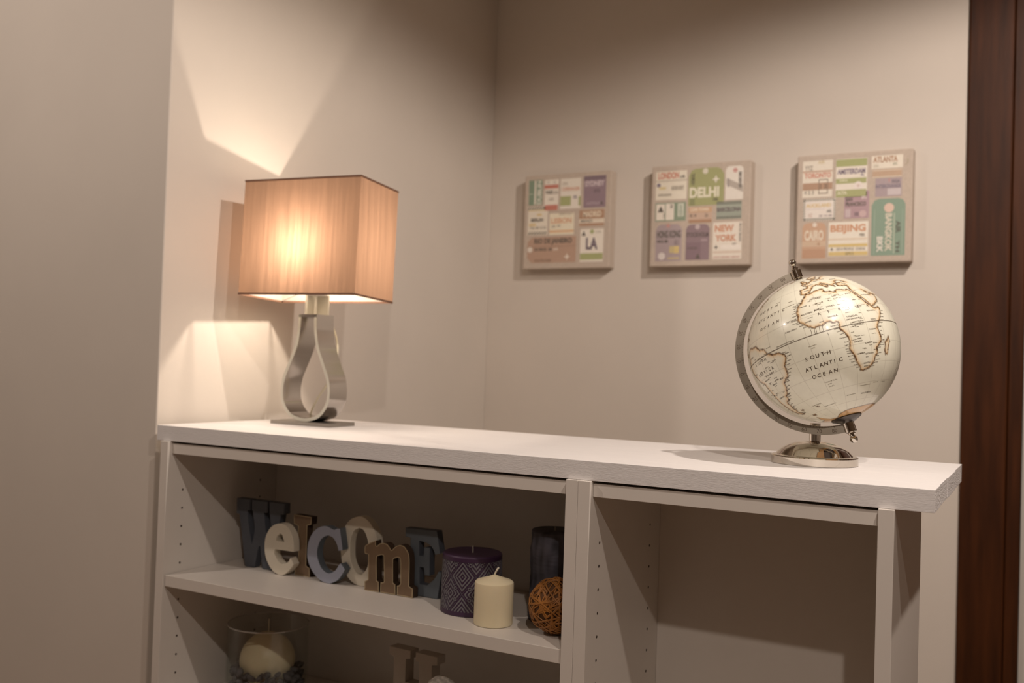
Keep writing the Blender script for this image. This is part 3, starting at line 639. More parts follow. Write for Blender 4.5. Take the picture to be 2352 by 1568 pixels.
fs += [(0, 1, 2, 3), (N * 4 + 3, N * 4 + 2, N * 4 + 1, N * 4)]
bm_.add(vs, fs)
band = bm_.build('meridian_band', M['band'], globe, smooth='auto')
mk = MB()
for i in range(0, 91):
    lat = 90 - i * 2
    t = math.radians(i * 2); ln = .32 if i % 5 == 0 else .17
    dt = .0022
    mk.add([band_pt(t - dt, 10.99, .118), band_pt(t + dt, 10.99, .118), band_pt(t + dt, 10.99 + ln, .118), band_pt(t - dt, 10.99 + ln, .118)], [(0, 1, 2, 3)])
for lat in range(-80, 90, 10):
    v, f = text_geo(str(abs(lat))); h_ = .5; s_ = h_ / v[:, 1].max(); wd = v[:, 0].max() * s_
    t0 = math.radians(90 - lat)
    mk.add([band_pt(t0 + (a * s_ - wd / 2) / 11.6, 11.42 + (h_ - b * s_), .118) for a, b in v], f)
mk.build('scale_markings', M['ink'], band)['kind'] = 'stuff'

# the printed ball
COAST = {
 'africa': [(-5.9,35.8),(-2,35.1),(3,36.9),(10,37.3),(11,35),(10.2,34),(11.5,33.1),(15.3,32.3),(19,30.3),(20.2,32.2),(23,32.7),(29,30.9),(32.3,31.2),(32.6,29.9),(35.5,24),(37.2,20.5),(39.5,15.5),(43,12.4),(44.5,10.5),(51.2,11.8),(50,8),(46,2.5),(41.5,-1.8),(39.2,-5),(40.6,-11),(40.6,-15),(35,-20),(35.4,-24),(32.8,-26),(32,-29),(28,-33),(25.5,-34),(20,-34.8),(18.4,-34.1),(18,-32),(15.5,-27.5),(14.4,-22.5),(11.8,-17),(13.5,-12),(13,-8.5),(12,-5.5),(9,-1),(9.5,1.5),(9.7,4),(8.5,4.6),(6,4.3),(4,6.4),(1,6),(-2,4.8),(-4.5,5.2),(-7.6,4.4),(-11.5,6.9),(-13.3,9),(-15,11),(-16.8,12.5),(-17.4,14.7),(-16.3,18),(-17,21),(-14.5,26.2),(-11,28.5),(-9.7,31),(-7,33.7)],
 'samerica': [(-77.3,8.5),(-75,10.8),(-71.8,12.3),(-68,11),(-62,10.6),(-60,8.5),(-57,6),(-52,4.8),(-50,0.5),(-48,-.8),(-44.5,-2.5),(-40,-2.9),(-37,-4.8),(-35.2,-6),(-34.9,-8.5),(-37,-11.5),(-39,-14),(-39.2,-17.8),(-41,-21.8),(-44,-23),(-48,-25.3),(-48.7,-28.5),(-51,-31),(-53.5,-34),(-57,-34.8),(-57,-36.5),(-58.5,-38.5),(-62.2,-39),(-65,-41),(-64,-42.5),(-66,-45),(-67.5,-46.3),(-66,-48),(-69,-50.5),(-68.5,-52.5),(-65.2,-54.7),(-69,-55.5),(-73,-53),(-75.3,-49),(-74.5,-45),(-73.5,-41),(-73.3,-37),(-71.5,-32),(-70.4,-25),(-70.3,-18.4),(-75.5,-14.5),(-79,-8),(-81.2,-5),(-80,-2.5),(-80,.8),(-77.5,3),(-77.5,7)],
 'madagascar': [(49.3,-12),(50.4,-15.5),(48,-21),(47,-25),(44.5,-25.3),(43.5,-22),(44.4,-19.5),(44.5,-16.2),(47,-15)],
 'eurasia': [(-9.3,37),(-9.3,38.7),(-8.9,43),(-1.7,43.4),(-1.2,46),(-4.7,48.3),(1.5,50),(4,52),(8,53.8),(8.2,57),(10.6,57.6),(10.7,54),(14,54),(19,54.4),(21,57),(24,59),(30,60),(25,65),(21,63),(17.5,61),(17,58),(12.5,56),(11,59),(7,58),(5,61),(12,66),(20,70),(28,71),(41,67),(40,65),(60,69),(75,72),(105,77),(140,72),(179,69),(170,60),(160,60),(160,53),(156,57),(142,59),(135,54),(140,48),(130,42),(128,35),(121,40),(120,30),(110,20),(107,11),(103,2),(100,13),(95,17),(90,22),(80,13),(77.5,8),(73,20),(67,25),(57,25.5),(51,28),(48,30),(50,26.5),(51.5,24.5),(56.4,26),(59.8,22.5),(55,17.5),(45,12.8),(43,13),(39,21),(35,28),(34.5,31.5),(36,36.5),(30.5,36.5),(27,37),(26.5,40),(29,41.2),(35,42),(41.5,41.5),(37,45),(33,46),(28.5,44),(28,41.5),(23.5,40.3),(23,37),(19.5,41),(13.5,45.5),(12.4,44),(18.3,40),(16,38),(12,42),(9,44.3),(4,43.5),(3,42),(0,39),(-2,36.8),(-5.5,36.1)],
 'britain': [(-5.5,50),(1.2,51.2),(1.5,52.8),(-1.5,55),(-2,57.6),(-5,58.5),(-5,54),(-3,53.3),(-5,52)],
 'namerica': [(-168,66),(-156,71),(-125,70),(-95,68),(-85,68),(-94,59),(-82,55),(-79,51),(-78,62),(-65,58),(-56,52),(-65,49),(-60,46),(-66,44),(-70,42),(-76,37),(-81,31),(-80,25.5),(-83,29.5),(-90,29.5),(-97,27),(-97,21),(-91,18.5),(-87,21.3),(-88,16),(-83.5,15),(-83.5,10.5),(-79.5,9.3),(-80,7.5),(-86,11.5),(-94,16),(-105,20.5),(-112,29),(-110,23.5),(-117,33),(-124,40),(-124,48),(-135,58),(-150,60),(-165,55),(-158,59)],
 'greenland': [(-45,60),(-53,66),(-58,75),(-70,77),(-60,82),(-30,83.5),(-20,78),(-22,71),(-40,65)],
 'iceland': [(-22,64),(-14,65),(-18,66.5),(-23,66)],
 'australia': [(114,-22),(122,-18),(129,-15),(136,-12),(141,-17),(142.5,-11),(146,-19),(153,-26),(150,-37),(140,-38),(131,-31.5),(115,-34)],
 'cuba': [(-84.5,22),(-80,23),(-74.5,20.3),(-78,20)],
 'sgeorgia': [(-38,-54),(-36,-54.8),(-37,-54.2)], 'falkland': [(-61,-51.3),(-58,-51.5),(-60,-52.2)],
 'spitz': [(-60,-61.5),(-56,-62.3),(-54,-61),(-58,-60.8)],
}
NU, NV = 840, 420
lon = np.radians(np.linspace(-180, 180, NU, endpoint=False)); lat = np.radians(np.linspace(90, -90, NV + 1))
LO, LA = np.meshgrid(lon, lat)
lo_d = np.degrees(LO).ravel(); la_d = np.degrees(LA).ravel()
sd = np.full(lo_d.shape, 30.0)
rng = np.random.RandomState(3)
jit = .35 * np.sin(lo_d * 2.1 + 3 * np.sin(la_d * .9)) * np.sin(la_d * 2.3 + 1.3) + .22 * np.sin(lo_d * 5.3 + la_d * 3.1) * np.sin(la_d * 4.7)
for nm, poly in COAST.items():
    A = np.array(poly, float); B = np.roll(A, -1, 0)
    s_ = np.where((lo_d > A[:, 0].min() - 8) & (lo_d < A[:, 0].max() + 8) & (la_d > A[:, 1].min() - 6) & (la_d < A[:, 1].max() + 6))[0]
    x = lo_d[s_]; y = la_d[s_]; cs = np.maximum(np.cos(np.radians(y)), .15)
    dmin = np.full(x.shape, 99.0); ins = np.zeros(x.shape, bool)
    for (ax, ay), (bx, by) in zip(A, B):
        ux, uy = (bx - ax) * cs, by - ay
        wx, wy = (x - ax) * cs, y - ay
        t = np.clip((wx * ux + wy * uy) / (ux * ux + uy * uy + 1e-9), 0, 1)
        dmin = np.minimum(dmin, np.hypot(wx - t * ux, wy - t * uy))
        if ay != by:
            ins ^= ((ay > y) != (by > y)) & (x < (bx - ax) * (y - ay) / (by - ay) + ax)
    sg = np.where(ins, -dmin, dmin)
    cur = sd[s_]
    sd[s_] = np.where(sg < 0, np.where(cur < 0, np.maximum(cur, sg), sg), np.where(cur < 0, cur, np.minimum(cur, sg)))
AN = np.array([(-180,-78),(-150,-77),(-120,-74),(-100,-72),(-75,-73),(-62,-64.5),(-60,-70),(-55,-76),(-35,-78),(-20,-73),(0,-70),(30,-69),(60,-67),(90,-66.5),(120,-67),(150,-68.5),(165,-71),(170,-78),(180,-78)], float)
an = la_d - np.interp(lo_d, AN[:, 0], AN[:, 1])
ant = an < 0
sd = np.where(np.abs(an) < np.abs(sd), an, sd)
sdj = sd + jit
cream = np.array((.82, .80, .66)); edge = np.array((.075, .026, .006)); burn = np.array((.76, .38, .045)); tan = np.array((.60, .45, .24))
col = np.tile(cream, (len(sd), 1))
def mixc(c, f): global col; col = col * (1 - f[:, None]) + c * f[:, None]
mixc(tan, np.where(sd > 0, np.clip(1 - sdj / 1.6, 0, 1) * .28, 0))
mixc(burn, np.where(sd < 0, np.exp(-np.clip(-sdj, 0, 30) / 1.25), 0) * .95)
mixc(edge, np.clip(1.4 - np.abs(sdj) / .72, 0, 1) * (.82 + .18 * np.sin(lo_d * 1.7 + la_d)))
mixc(np.array((.62, .34, .11)), np.where(ant & (an < -.6), .9, 0))
for st, f_ in ((15, .30),):
    dlo = np.abs((lo_d + 180 + st / 2) % st - st / 2) * np.cos(np.radians(la_d)); dla = np.abs((la_d + 90 + st / 2) % st - st / 2)
    ln = np.clip(1 - np.minimum(np.where(np.abs(la_d) < 80, dlo, 9), dla) / .26, 0, 1)
    mixc(np.array((.25, .19, .12)), ln * f_)
xyz = np.stack([np.cos(LA) * np.cos(LO), np.cos(LA) * np.sin(LO), np.sin(LA)], -1).reshape(-1, 3)
Gn = np.array(G)
pos = (xyz @ Gn.T) * GR + np.array(GC)
idx = np.arange(NU * (NV + 1)).reshape(NV + 1, NU)
a_ = idx[:-1]; b2 = idx[1:]
quads = np.stack([a_, b2, np.roll(b2, -1, 1), np.roll(a_, -1, 1)], -1).reshape(-1, 4)
me = bpy.data.meshes.new('globe_ball')
me.vertices.add(len(pos)); me.vertices.foreach_set('co', (pos * CM).ravel())
me.loops.add(quads.size); me.loops.foreach_set('vertex_index', quads.ravel().astype(np.int32))
me.polygons.add(len(quads)); me.polygons.foreach_set('loop_start', np.arange(0, quads.size, 4, dtype=np.int32)); me.polygons.foreach_set('loop_total', np.full(len(quads), 4, dtype=np.int32))
me.update(calc_edges=True)
me.polygons.foreach_set('use_smooth', np.ones(len(quads), bool))
at = me.color_attributes.new('col', 'FLOAT_COLOR', 'POINT')
at.data.foreach_set('color', np.concatenate([col, np.ones((len(col), 1))], 1).astype(np.float32).ravel())
me.materials.append(M['map'])
ball = bpy.data.objects.new('globe_ball', me); COL.objects.link(ball); ball.parent = globe

def sph(lo_, la_, r):
    lo_, la_ = math.radians(lo_), math.radians(la_)
    return GC + (G @ Vector((math.cos(la_) * math.cos(lo_), math.cos(la_) * math.sin(lo_), math.sin(la_)))) * r
ink = MB(); ink2 = MB()
DEG = 180 / math.pi / GR
def gtext(body, lo0, la0, h, wide=None, dst=ink, shear=.0, spread=False, slope=0.):
    """lettering wrapped onto the ball, starting at lo0, baseline la0; h cap height in cm; wide = width in degrees of longitude"""
    if spread:
        n = len(body)
        for i, ch in enumerate(body):
            if ch == ' ': continue
            gtext(ch, lo0 + wide * i / max(n - 1, 1), la0 + slope * i, h, None, dst, shear)
        return
    v, f = text_geo(body, shear, .014)
    s_ = h / .72
    k = 1.0
    cl = math.cos(math.radians(la0))
    if wide: k = wide / (v[:, 0].max() * s_ * DEG / cl)
    dst.add([sph(lo0 + a * s_ * k * DEG / cl, la0 + b * s_ * DEG, GR + .012) for a, b in v], f)
gtext('SOUTH', -22, -16.8, .52, 17, spread=True, shear=.1)
gtext('ATLANTIC', -25.5, -24.2, .52, 27.5, spread=True, shear=.1)
gtext('OCEAN', -22.8, -31.1, .52, 18.5, spread=True, shear=.1)
gtext('NORTH', -57, 35.3, .42, 21, spread=True, shear=.25)
gtext('ATLANTIC', -57.5, 27.5, .42, 29, spread=True, shear=.25)
gtext('OCEAN', -53, 19.6, .42, 18, spread=True, shear=.25)
gtext('SOUTH', -69, -3.8, .42, 14, spread=True)
gtext('AMERICA', -71.5, -12, .42, 20, spread=True)
gtext('BRAZIL', -62, -14.8, .24, 13, spread=True)
gtext('AFRICA', -2.5, 13.0, .42, 40, spread=True, slope=-.2)
for ch, lo_, la_ in (('S', -6, 22.5), ('A', -1, 22.8), ('H', 4, 23), ('A', 9, 23), ('R', 14, 23), ('A', 19, 23)): gtext(ch, lo_, la_, .22)
for t_, lo_, la_, h_, w_ in (('ALGERIA', -4.4, 28.2, .22, 10.5), ('MALI', -3.8, 17.2, .22, 5), ('MAURITANIA', -14.3, 16.9, .22, 9.5), ('NIGER', 5.8, 17.6, .22, 6.5),
        ('CENTRAL', 17, 5.9, .19, 9), ('AFRICAN REPUBLIC', 15.5, 3.6, .19, 13), ('DEMOCRATIC', 19, .9, .19, 10), ('REPUBLIC', 20.5, -1.5, .19, 8), ('ANGOLA', 16.4, -13.6, .2, 7), ('ZAMBIA', 24.8, -15.8, .2, 6.5),
        ('NAMIBIA', 16.6, -22.5, .2, 7), ('BOTSWANA', 24, -23.6, .2, 7.4), ('SOUTH', 21.5, -30.2, .19, 6), ('AFRICA', 21.3, -32.6, .19, 6.5), ('LIBYA', 14, 26, .2, 7), ('EGYPT', 26, 26, .2, 6), ('CHAD', 17, 14, .2, 5), ('SUDAN', 27, 13, .2, 6),
        ('ETHIOPIA', 36, 8, .2, 8), ('KENYA', 35.5, 1, .2, 5), ('TANZANIA', 31, -6.5, .2, 7), ('NIGERIA', 4, 9, .2, 7), ('GHANA', -3, 7.2, .16, 3.5), ('GUINEA', -13, 10.3, .18, 5), ('WESTERN SAHARA', -14.5, 24, .17, 7),
        ('COLOMBIA', -76, 4, .18, 7), ('PERU', -77, -9, .18, 4), ('BOLIVIA', -67, -17.5, .18, 7), ('PARAGUAY', -61, -23, .18, 6.5), ('ARGENTINA', -68, -34.5, .18, 9), ('CHILE', -72, -30, .15, 3), ('SAUDI ARABIA', 40, 23, .18, 11),
        ('FRANCE', -.5, 46, .17, 6), ('SPAIN', -6, 39.5, .17, 5), ('GERMANY', 8, 50.5, .16, 6), ('POLAND', 17, 51.5, .16, 6), ('TURKEY', 30, 38.5, .17, 8), ('UKRAINE', 27, 48.5, .17, 9), ('ITALY', 10.5, 44.4, .13, 4)):
    gtext(t_, lo_, la_, h_, w_)
gtext('Direction of Earth\'s Rotation', -39.4, .9, .17, 15)
gtext('GUINEA-BISSAU', -29.5, 8.2, .19, 9.5)
for t_, lo_, la_, h_ in (('CAPE VERDE', -27, 15.5, .2), ('Ascension I.', -16, -7.8, .16), ('(U.K.)', -14.5, -9.8, .15), ('St. Helena', -7.5, -15.6, .14), ('Tristan da Cunha', -15, -37, .17), ('(U.K.)', -13, -39.3, .16), ('Gough I.', -13, -41.3, .15), ('Canary Islands', -25, 29.5, .15), ('Madeira', -22, 33.5, .15), ('Azores', -35, 38.5, .15),
        ('South Sandwich Is.', -30, -57.5, .16), ('South Georgia', -42, -53, .16), ('Bouvet Island', 2, -53.5, .16), ('SOUTHERN', 20, -55, .22), ('Marion Is.', 34, -46.5, .15), ('Crozet Is.', 46, -46.5, .15), ('Prince Edward Is.', 18, -47.5, .15)):
    gtext(t_, lo_, la_, h_, None, ink2 if h_ < .18 else ink)
# place names: short strokes beside the coasts and over the land
NAMES = 'Dakar Bissau Conakry Freetown Monrovia Abidjan Accra Lome Lagos Douala Libreville Luanda Lobito Namibe Swakopmund Cape_Town Durban Maputo Beira Mombasa Mogadishu Djibouti Natal Recife Maceio Salvador Ilheus Vitoria Santos Rio_Grande Montevideo Valdes Rawson Comodoro Gallegos Lima Arica Iquique Antofagasta Valdivia Belem Fortaleza Cayenne Paramaribo'.split()
def coast_names(poly, sel, side, step, dst=ink):
    k = 0
    for (ax, ay), (bx, by) in zip(poly, poly[1:]):
        n = max(1, int(math.hypot(bx - ax, by - ay) / step))
        for i in range(n):
            x_, y_ = ax + (bx - ax) * i / n, ay + (by - ay) * i / n
            if not sel(x_, y_): continue
            nm_ = NAMES[k % len(NAMES)].replace('_', ' '); k += 1
            w_ = len(nm_) * .52
            gtext(nm_, x_ + (1.0 if side > 0 else -1.0 - w_), y_, .15, w_, dst)
coast_names(COAST['samerica'], lambda x, y: x > -60 and -50 < y < -4, 1, 2.0)
coast_names(COAST['samerica'], lambda x, y: y < -17 and x < -68, -1, 3.4, ink2)
coast_names(COAST['samerica'], lambda x, y: y < -38 and x > -68, 1, 1.9)
coast_names(COAST['africa'], lambda x, y: x < -10 and 5 < y < 33, -1, 1.9)
coast_names(COAST['africa'], lambda x, y: 8 < x < 19 and -33 < y < 4, -1, 1.9)
coast_names(COAST['africa'], lambda x, y: x > 25 and -34 < y < 9, 1, 2.3)
for k in range(95):
    lo_, la_ = random.uniform(-12, 38), random.uniform(-28, 31)
    if la_ < 5 and not (13 < lo_ < 36): continue
    if la_ < 2 and lo_ > 34: continue
    gtext(random.choice(NAMES).replace('_', ' '), lo_, la_, .12, random.uniform(2.2, 4.2), ink2 if k % 2 else ink)
for k in range(34):
    lo_, la_ = random.uniform(-70, -45), random.uniform(-32, 4)
    if la_ < -22 and lo_ > -54: continue
    gtext(random.choice(NAMES).replace('_', ' '), lo_, la_, .13, random.uniform(2.4, 4.5), ink2 if k % 2 else ink)
def gline(pts, w, dst=ink):
    for (a0, b0), (a1, b1) in zip(pts, pts[1:]):
        q0, q1 = sph(a0, b0, GR + .011), sph(a1, b1, GR + .011)
        t = (q1 - q0).normalized(); n_ = t.cross((q0 - GC).normalized()) * w / 2
        dst.add([q0 - n_, q1 - n_, q1 + n_, q0 + n_], [(0, 1, 2, 3)])
gline([(a, .18) for a in range(-180, 181, 3)], .035)
gline([(a, -.22) for a in range(-180, 181, 3)], .05)
for lo_ in (-10.5, -8, -6.8, -4.4, -2): gline([(lo_, 4.2), (lo_ - .4, .3)], .05)
gline([(0, 5), (0, -3), (.4, -13)], .05)
for k in range(15): gline([(68 + (k % 2) * .8, -29 - k * .9), (76, -29 - k * .9)], .05)
ink.build('map_lettering', M['ink'], ball)['kind'] = 'stuff'
ink2.build('map_place_names', M['ink2'], ball)['kind'] = 'stuff'

def along(axis, org, prof, n=24):
    q = MB().lathe(prof, n)
    rot = Vector((0, 0, 1)).rotation_difference(axis).to_matrix().to_4x4()
    return q.xf(Matrix.Translation(org) @ rot)
along(GA, GC, [(.01, 10.3), (1.0, 10.3), (1.0, 10.42), (.62, 10.46), (.62, 10.9), (.8, 10.95), (.8, 12.1), (.62, 12.2), (.52, 12.35), (.52, 12.55), (.34, 12.7), (.3, 12.95), (.38, 13.05), (.5, 13.2), (.55, 13.45), (.48, 13.75), (.3, 13.93), (.01, 14)]).build('top_finial', M['chrome'], globe, smooth='auto')
along(-GA, GC, [(.01, 10.3), (.62, 10.3), (.62, 10.9), (.78, 10.95), (.78, 12.3), (.5, 12.4), (.5, 12.6), (.32, 12.7), (.3, 12.85), (.46, 13.0), (.55, 13.25), (.48, 13.55), (.3, 13.75), (.01, 13.8)]).build('bottom_finial', M['chrome'], globe, smooth='auto')
along(-GA, GC, [(.01, 10.95), (.85, 10.95), (1.95, 10.42), (2.1, 10.28), (2.05, 10.1), (.01, 10.2)], 40).build('pole_cap', M['cap'], globe, smooth='auto')

# ================================================================== WELCOME letters on the upper shelf
def letter(ch, front, side, lab, name, thick=1.6, rim=None):
    cx, y, loops = LETTERS[ch]
    root = empty(name, cx, y, SH1 + .01)
    tag(root, lab, 'letter', 'decorative letters spelling welcome')
    lp = [catmull(l_, 4, 40) if ch in 'eCO' else catmull(l_, 3, 33) for l_ in loops]
    zmin = min(b for l_ in lp for a, b in l_)
    lp = [[(a, b - zmin) for a, b in l_] for l_ in lp]
    v, f, fr = poly_solid(lp, thick, .06)
    zm = min(q[2] for q in v)
    v = [(a, b, c - zm) for a, b, c in v]
    body = MB(); body.v = v; body.f = f; body.m = fr
    o = body.build('letter_body', [side, front], root)
    if rim:
        r = MB()
        for l_ in lp:
            k = len(l_)
            # narrow raised bead along the front edge
            ring_ = [(a, -.02, b) for a, b in l_]
            ar = sum(l_[i][0] * l_[(i + 1) % k][1] - l_[(i + 1) % k][0] * l_[i][1] for i in range(k))
            inn = []
            for i in range(k):
                a = Vector((l_[i - 1][0], l_[i - 1][1])); b = Vector((l_[(i + 1) % k][0], l_[(i + 1) % k][1]))
                t = (b - a); t = t.normalized() if t.length > 1e-6 else Vector((1, 0))
                n_ = Vector((-t.y, t.x)) * (1 if ar > 0 else -1)
                inn.append((l_[i][0] + n_.x * .13, -.02, max(l_[i][1] + n_.y * .13, .01)))
            out_ = [(a + 0, y_, max(c, .005)) for a, y_, c in ring_]
            vs = out_ + inn + [(a, .05, c) for a, _, c in out_] + [(a, .05, c) for a, _, c in inn]
            fs = []
            for i in range(k):
                j = (i + 1) % k
                fs += [(i, j, k + j, k + i), (2 * k + i, 2 * k + j, j, i), (k + i, k + j, 3 * k + j, 3 * k + i)]
            r.add(vs, fs)
        r.build('rubbed_edge', rim, o)
    return root
letter('W', M['blue_dark'], M['blue_dark'], 'dark slate wooden letter W, first letter on the shelf', 'letter_w')
letter('e', M['cream'], M['cream'], 'small cream lowercase letter e in front of the W', 'letter_e')
letter('I', M['brown'], M['brown_side'], 'brown letter L with slab ends between the e and C', 'letter_l', rim=M['gold'])
letter('C', M['blue_light'], M['blue_mid'], 'light blue-grey letter C in front of the cream O', 'letter_c')
letter('O', M['cream'], M['cream'], 'tall cream oval letter O behind the C and m', 'letter_o')
letter('m', M['brown'], M['brown_side'], 'bronze brown letter m with pale rubbed edges', 'letter_m', rim=M['gold'])
letter('E', M['blue_mid'], M['blue_dark'], 'slate blue letter E at the end beside the purple candle', 'letter_e')

# ================================================================== candles
def ccol(o, cols):
    a = o.data.color_attributes.new('col', 'FLOAT_COLOR', 'POINT')
    a.data.foreach_set('color', np.concatenate([cols, np.ones((len(cols), 1))], 1).astype(np.float32).ravel())

cnd = empty('patterned_candle', 57.2, 11.3, SH1)
tag(cnd, 'wide purple pillar candle carved with a grey diamond pattern', 'candle')
HH, RR, n, kz = 9.0, 4.62, 420, 200
vs = []; cs_ = []
pur = np.array((.045, .018, .05)); gry = np.array((.17, .165, .175)); cir = 2 * math.pi * RR
PS, PZ = cir / 7, 5.2
def tri(x): return abs((x + .5) % 1 - .5)
for j in range(kz + 1):
    z = HH * j / kz
    for i in range(n):
        s_ = cir * i / n
        up = 0.
        if .75 < z < HH - .85:
            zz = z - .8 - PZ * .5
            u, v_ = s_ / PS, zz / PZ
            d1 = abs(tri(u)) + abs(tri(v_)); d2 = abs(tri(u + .5)) + abs(tri(v_ + .5))
            d_ = min(d1, d2)
            ln = math.cos(2 * math.pi * d_ * 7.6)
            # little rings beside the lattice nodes
            q = math.hypot((tri(u) - .22) * PS, (tri(v_) - .16) * PZ)
            if q < .42: ln = 1 if (.14 < q < .3) else -1
            up = 1. if ln > -.05 else 0.
        taper = 1 + .015 * (1 - j / kz) * 2
        edge_r = 0
        if z < .12: edge_r = .12 - z
        if z > HH - .2: edge_r = (z - HH + .2) * .9
        r_ = RR * taper - .09 * (1 - up) * (1 if .75 < z < HH - .85 else 0) - edge_r
        a = 2 * math.pi * i / n
        vs.append((r_ * math.cos(a), r_ * math.sin(a), z))
        cs_.append(gry if up > .5 else pur)
fs = [(j * n + i, j * n + (i + 1) % n, (j + 1) * n + (i + 1) % n, (j + 1) * n + i) for j in range(kz) for i in range(n)]
c0 = len(vs); vs += [(0, 0, HH - .12), (0, 0, 0)]; cs_ += [pur * .9, pur]
fs += [(kz * n + i, kz * n + (i + 1) % n, c0) for i in range(n)] + [((i + 1) % n, i, c0 + 1) for i in range(n)]
o = MB().add(vs, fs).build('candle_body', M['relief'], cnd); ccol(o, np.array(cs_))
MB().tube([(0, 0, HH - .3), (.03, 0, HH + .5), (-.06, .02, HH + 1.0)], .1, 8).build('wick', M['wick_dark'], cnd)

cn2 = empty('cream_candle', 64.0, 6.4, SH1)
tag(cn2, 'small cream pillar candle with curved wick, nearest the shelf edge', 'candle')
MB().lathe([(.01, .05), (2.6, 0), (2.82, .08), (2.9, .3), (2.9, 5.95), (2.84, 6.2), (2.62, 6.38), (1.6, 6.72), (.7, 7.02), (.3, 7.18), (.01, 7.2)], 64).build('candle_body', M['wax_cream'], cn2, smooth='auto')
MB().tube([(0, 0, 7.05), (.08, 0, 7.4), (.32, .02, 7.9), (.62, .05, 8.35)], [.16, .15, .13, .14], 8).build('wick', M['wick'], cn2, smooth=True)

cn3 = empty('rustic_candle', 70.0, 14.0, SH1)
tag(cn3, 'tall dark rustic pillar candle standing behind the vine ball', 'candle')
HH, RR, n, kz = 13.5, 3.6, 120, 90
vs = []; cs_ = []
from mathutils import noise as mno
for j in range(kz + 1):
    z = HH * j / kz
    for i in range(n):
        a = 2 * math.pi * i / n; ca, sa = math.cos(a), math.sin(a)
        w1 = mno.noise(Vector((ca * 1.6, sa * 1.6, z * .25))); w2 = mno.noise(Vector((ca * 5, sa * 5, z * .4 + 7))); w3 = mno.noise(Vector((ca * 3, sa * 3, z * 3.0)))
        lump = mno.noise(Vector((ca * 1.2 + 4, sa * 1.2, z * .45)))
        r_ = RR + .16 * w1 + .14 * w2 + .05 * w3 + .12 * max(0, lump) - (.25 * (j == kz))
        vs.append((r_ * ca, r_ * sa, z))
        k = .5 + .9 * w2 + .4 * w1
        cs_.append(np.array((.022, .02, .026)) * (1 - k) + np.array((.085, .082, .105)) * k if k > 0 else np.array((.018, .015, .02)))
fs = [(j * n + i, j * n + (i + 1) % n, (j + 1) * n + (i + 1) % n, (j + 1) * n + i) for j in range(kz) for i in range(n)]
c0 = len(vs); vs += [(0, 0, HH - .15), (0, 0, 0)]; cs_ += [np.array((.03, .022, .02))] * 2
fs += [(kz * n + i, kz * n + (i + 1) % n, c0) for i in range(n)] + [((i + 1) % n, i, c0 + 1) for i in range(n)]
o = MB().add(vs, fs).build('candle_body', M['rustic'], cn3, smooth=True); ccol(o, np.clip(np.array(cs_), .004, 1))
MB().tube([(0, 0, HH - .3), (0, 0, HH + .45)], .09, 8).build('wick', M['wick_dark'], cn3)

# ================================================================== vine ball
vb = empty('vine_ball', 73.9, 6.9, SH1 + .02)
tag(vb, 'orange-brown ball of wound vine strips at the right end of the shelf', 'ball')
BR = 4.0
MB().sphere((0, 0, BR + .03), BR * .93, 32, 20).build('core', M['vine_core'], vb, smooth=True)
st_ = MB()
rnd = random.Random(11)
for k in range(120):
    ax = Vector((rnd.gauss(0, 1), rnd.gauss(0, 1), rnd.gauss(0, 1))).normalized()
    u = ax.orthogonal().normalized(); v_ = ax.cross(u)
    off = rnd.uniform(-.55, .55); t0 = rnd.uniform(0, 6.28); ln = rnd.uniform(1.2, 4.2); rr = BR * rnd.uniform(.93, .99); wd = rnd.uniform(.07, .17)
    n = 18; vs = []
    for i in range(n + 1):
        t = t0 + ln * i / n
        o_ = off + .08 * math.sin(t * 2 + k)
        d_ = (u * math.cos(t) + v_ * math.sin(t)) * math.sqrt(max(0, 1 - o_ * o_)) + ax * o_
        side = ax - d_ * ax.dot(d_); side.normalize()
        c_ = Vector((0, 0, BR + .03)) + d_ * (rr * (1 + .01 * math.sin(3 * t + k)))
        vs += [c_ - side * wd, c_ - side * wd * .6 + d_ * .06, c_ + side * wd * .6 + d_ * .06, c_ + side * wd]
    fs = []
    for i in range(n):
        for q in range(3): fs.append((i * 4 + q, i * 4 + q + 1, i * 4 + 5 + q, i * 4 + 4 + q))
    st_.add(vs, fs)
o = st_.build('vine_strips', M['vine'], vb); o['kind'] = 'stuff'

# ================================================================== second shelf
vz = empty('glass_vase', 13.6, 14, SH2 + .01)
tag(vz, 'clear glass cylinder vase with a ball candle inside, lower shelf', 'vase')
VH, VR = 13.2, 7.2
MB().lathe([(.01, 0), (VR - .2, 0), (VR, .2), (VR, VH - .12), (VR - .06, VH), (VR - .2, VH), (VR - .26, VH - .12), (VR - .26, .95), (VR - .5, .7), (.01, .7)], 72).build('glass_wall', M['glass'], vz, smooth='auto')
MB().lathe([(VR + .02, VH - .14), (VR + .04, VH - .02), (VR - .08, VH + .08), (VR - .24, VH + .02), (VR - .28, VH - .1)], 72).build('rim', M['rim'], vz, smooth='auto')
bc = empty('ball_candle', 13.6, 14, SH2 + 1.6)
tag(bc, 'round cream ball candle sitting in the glass vase', 'candle')
MB().sphere((0, 0, 5.0), 4.85, 40, 24).build('candle_body', M['wax_cream'], bc, smooth=True)
MB().tube([(0, 0, 9.7), (.05, 0, 10.6), (.02, 0, 12.2)], .1, 8).build('wick', M['wick'], bc, smooth=True)
protos = []
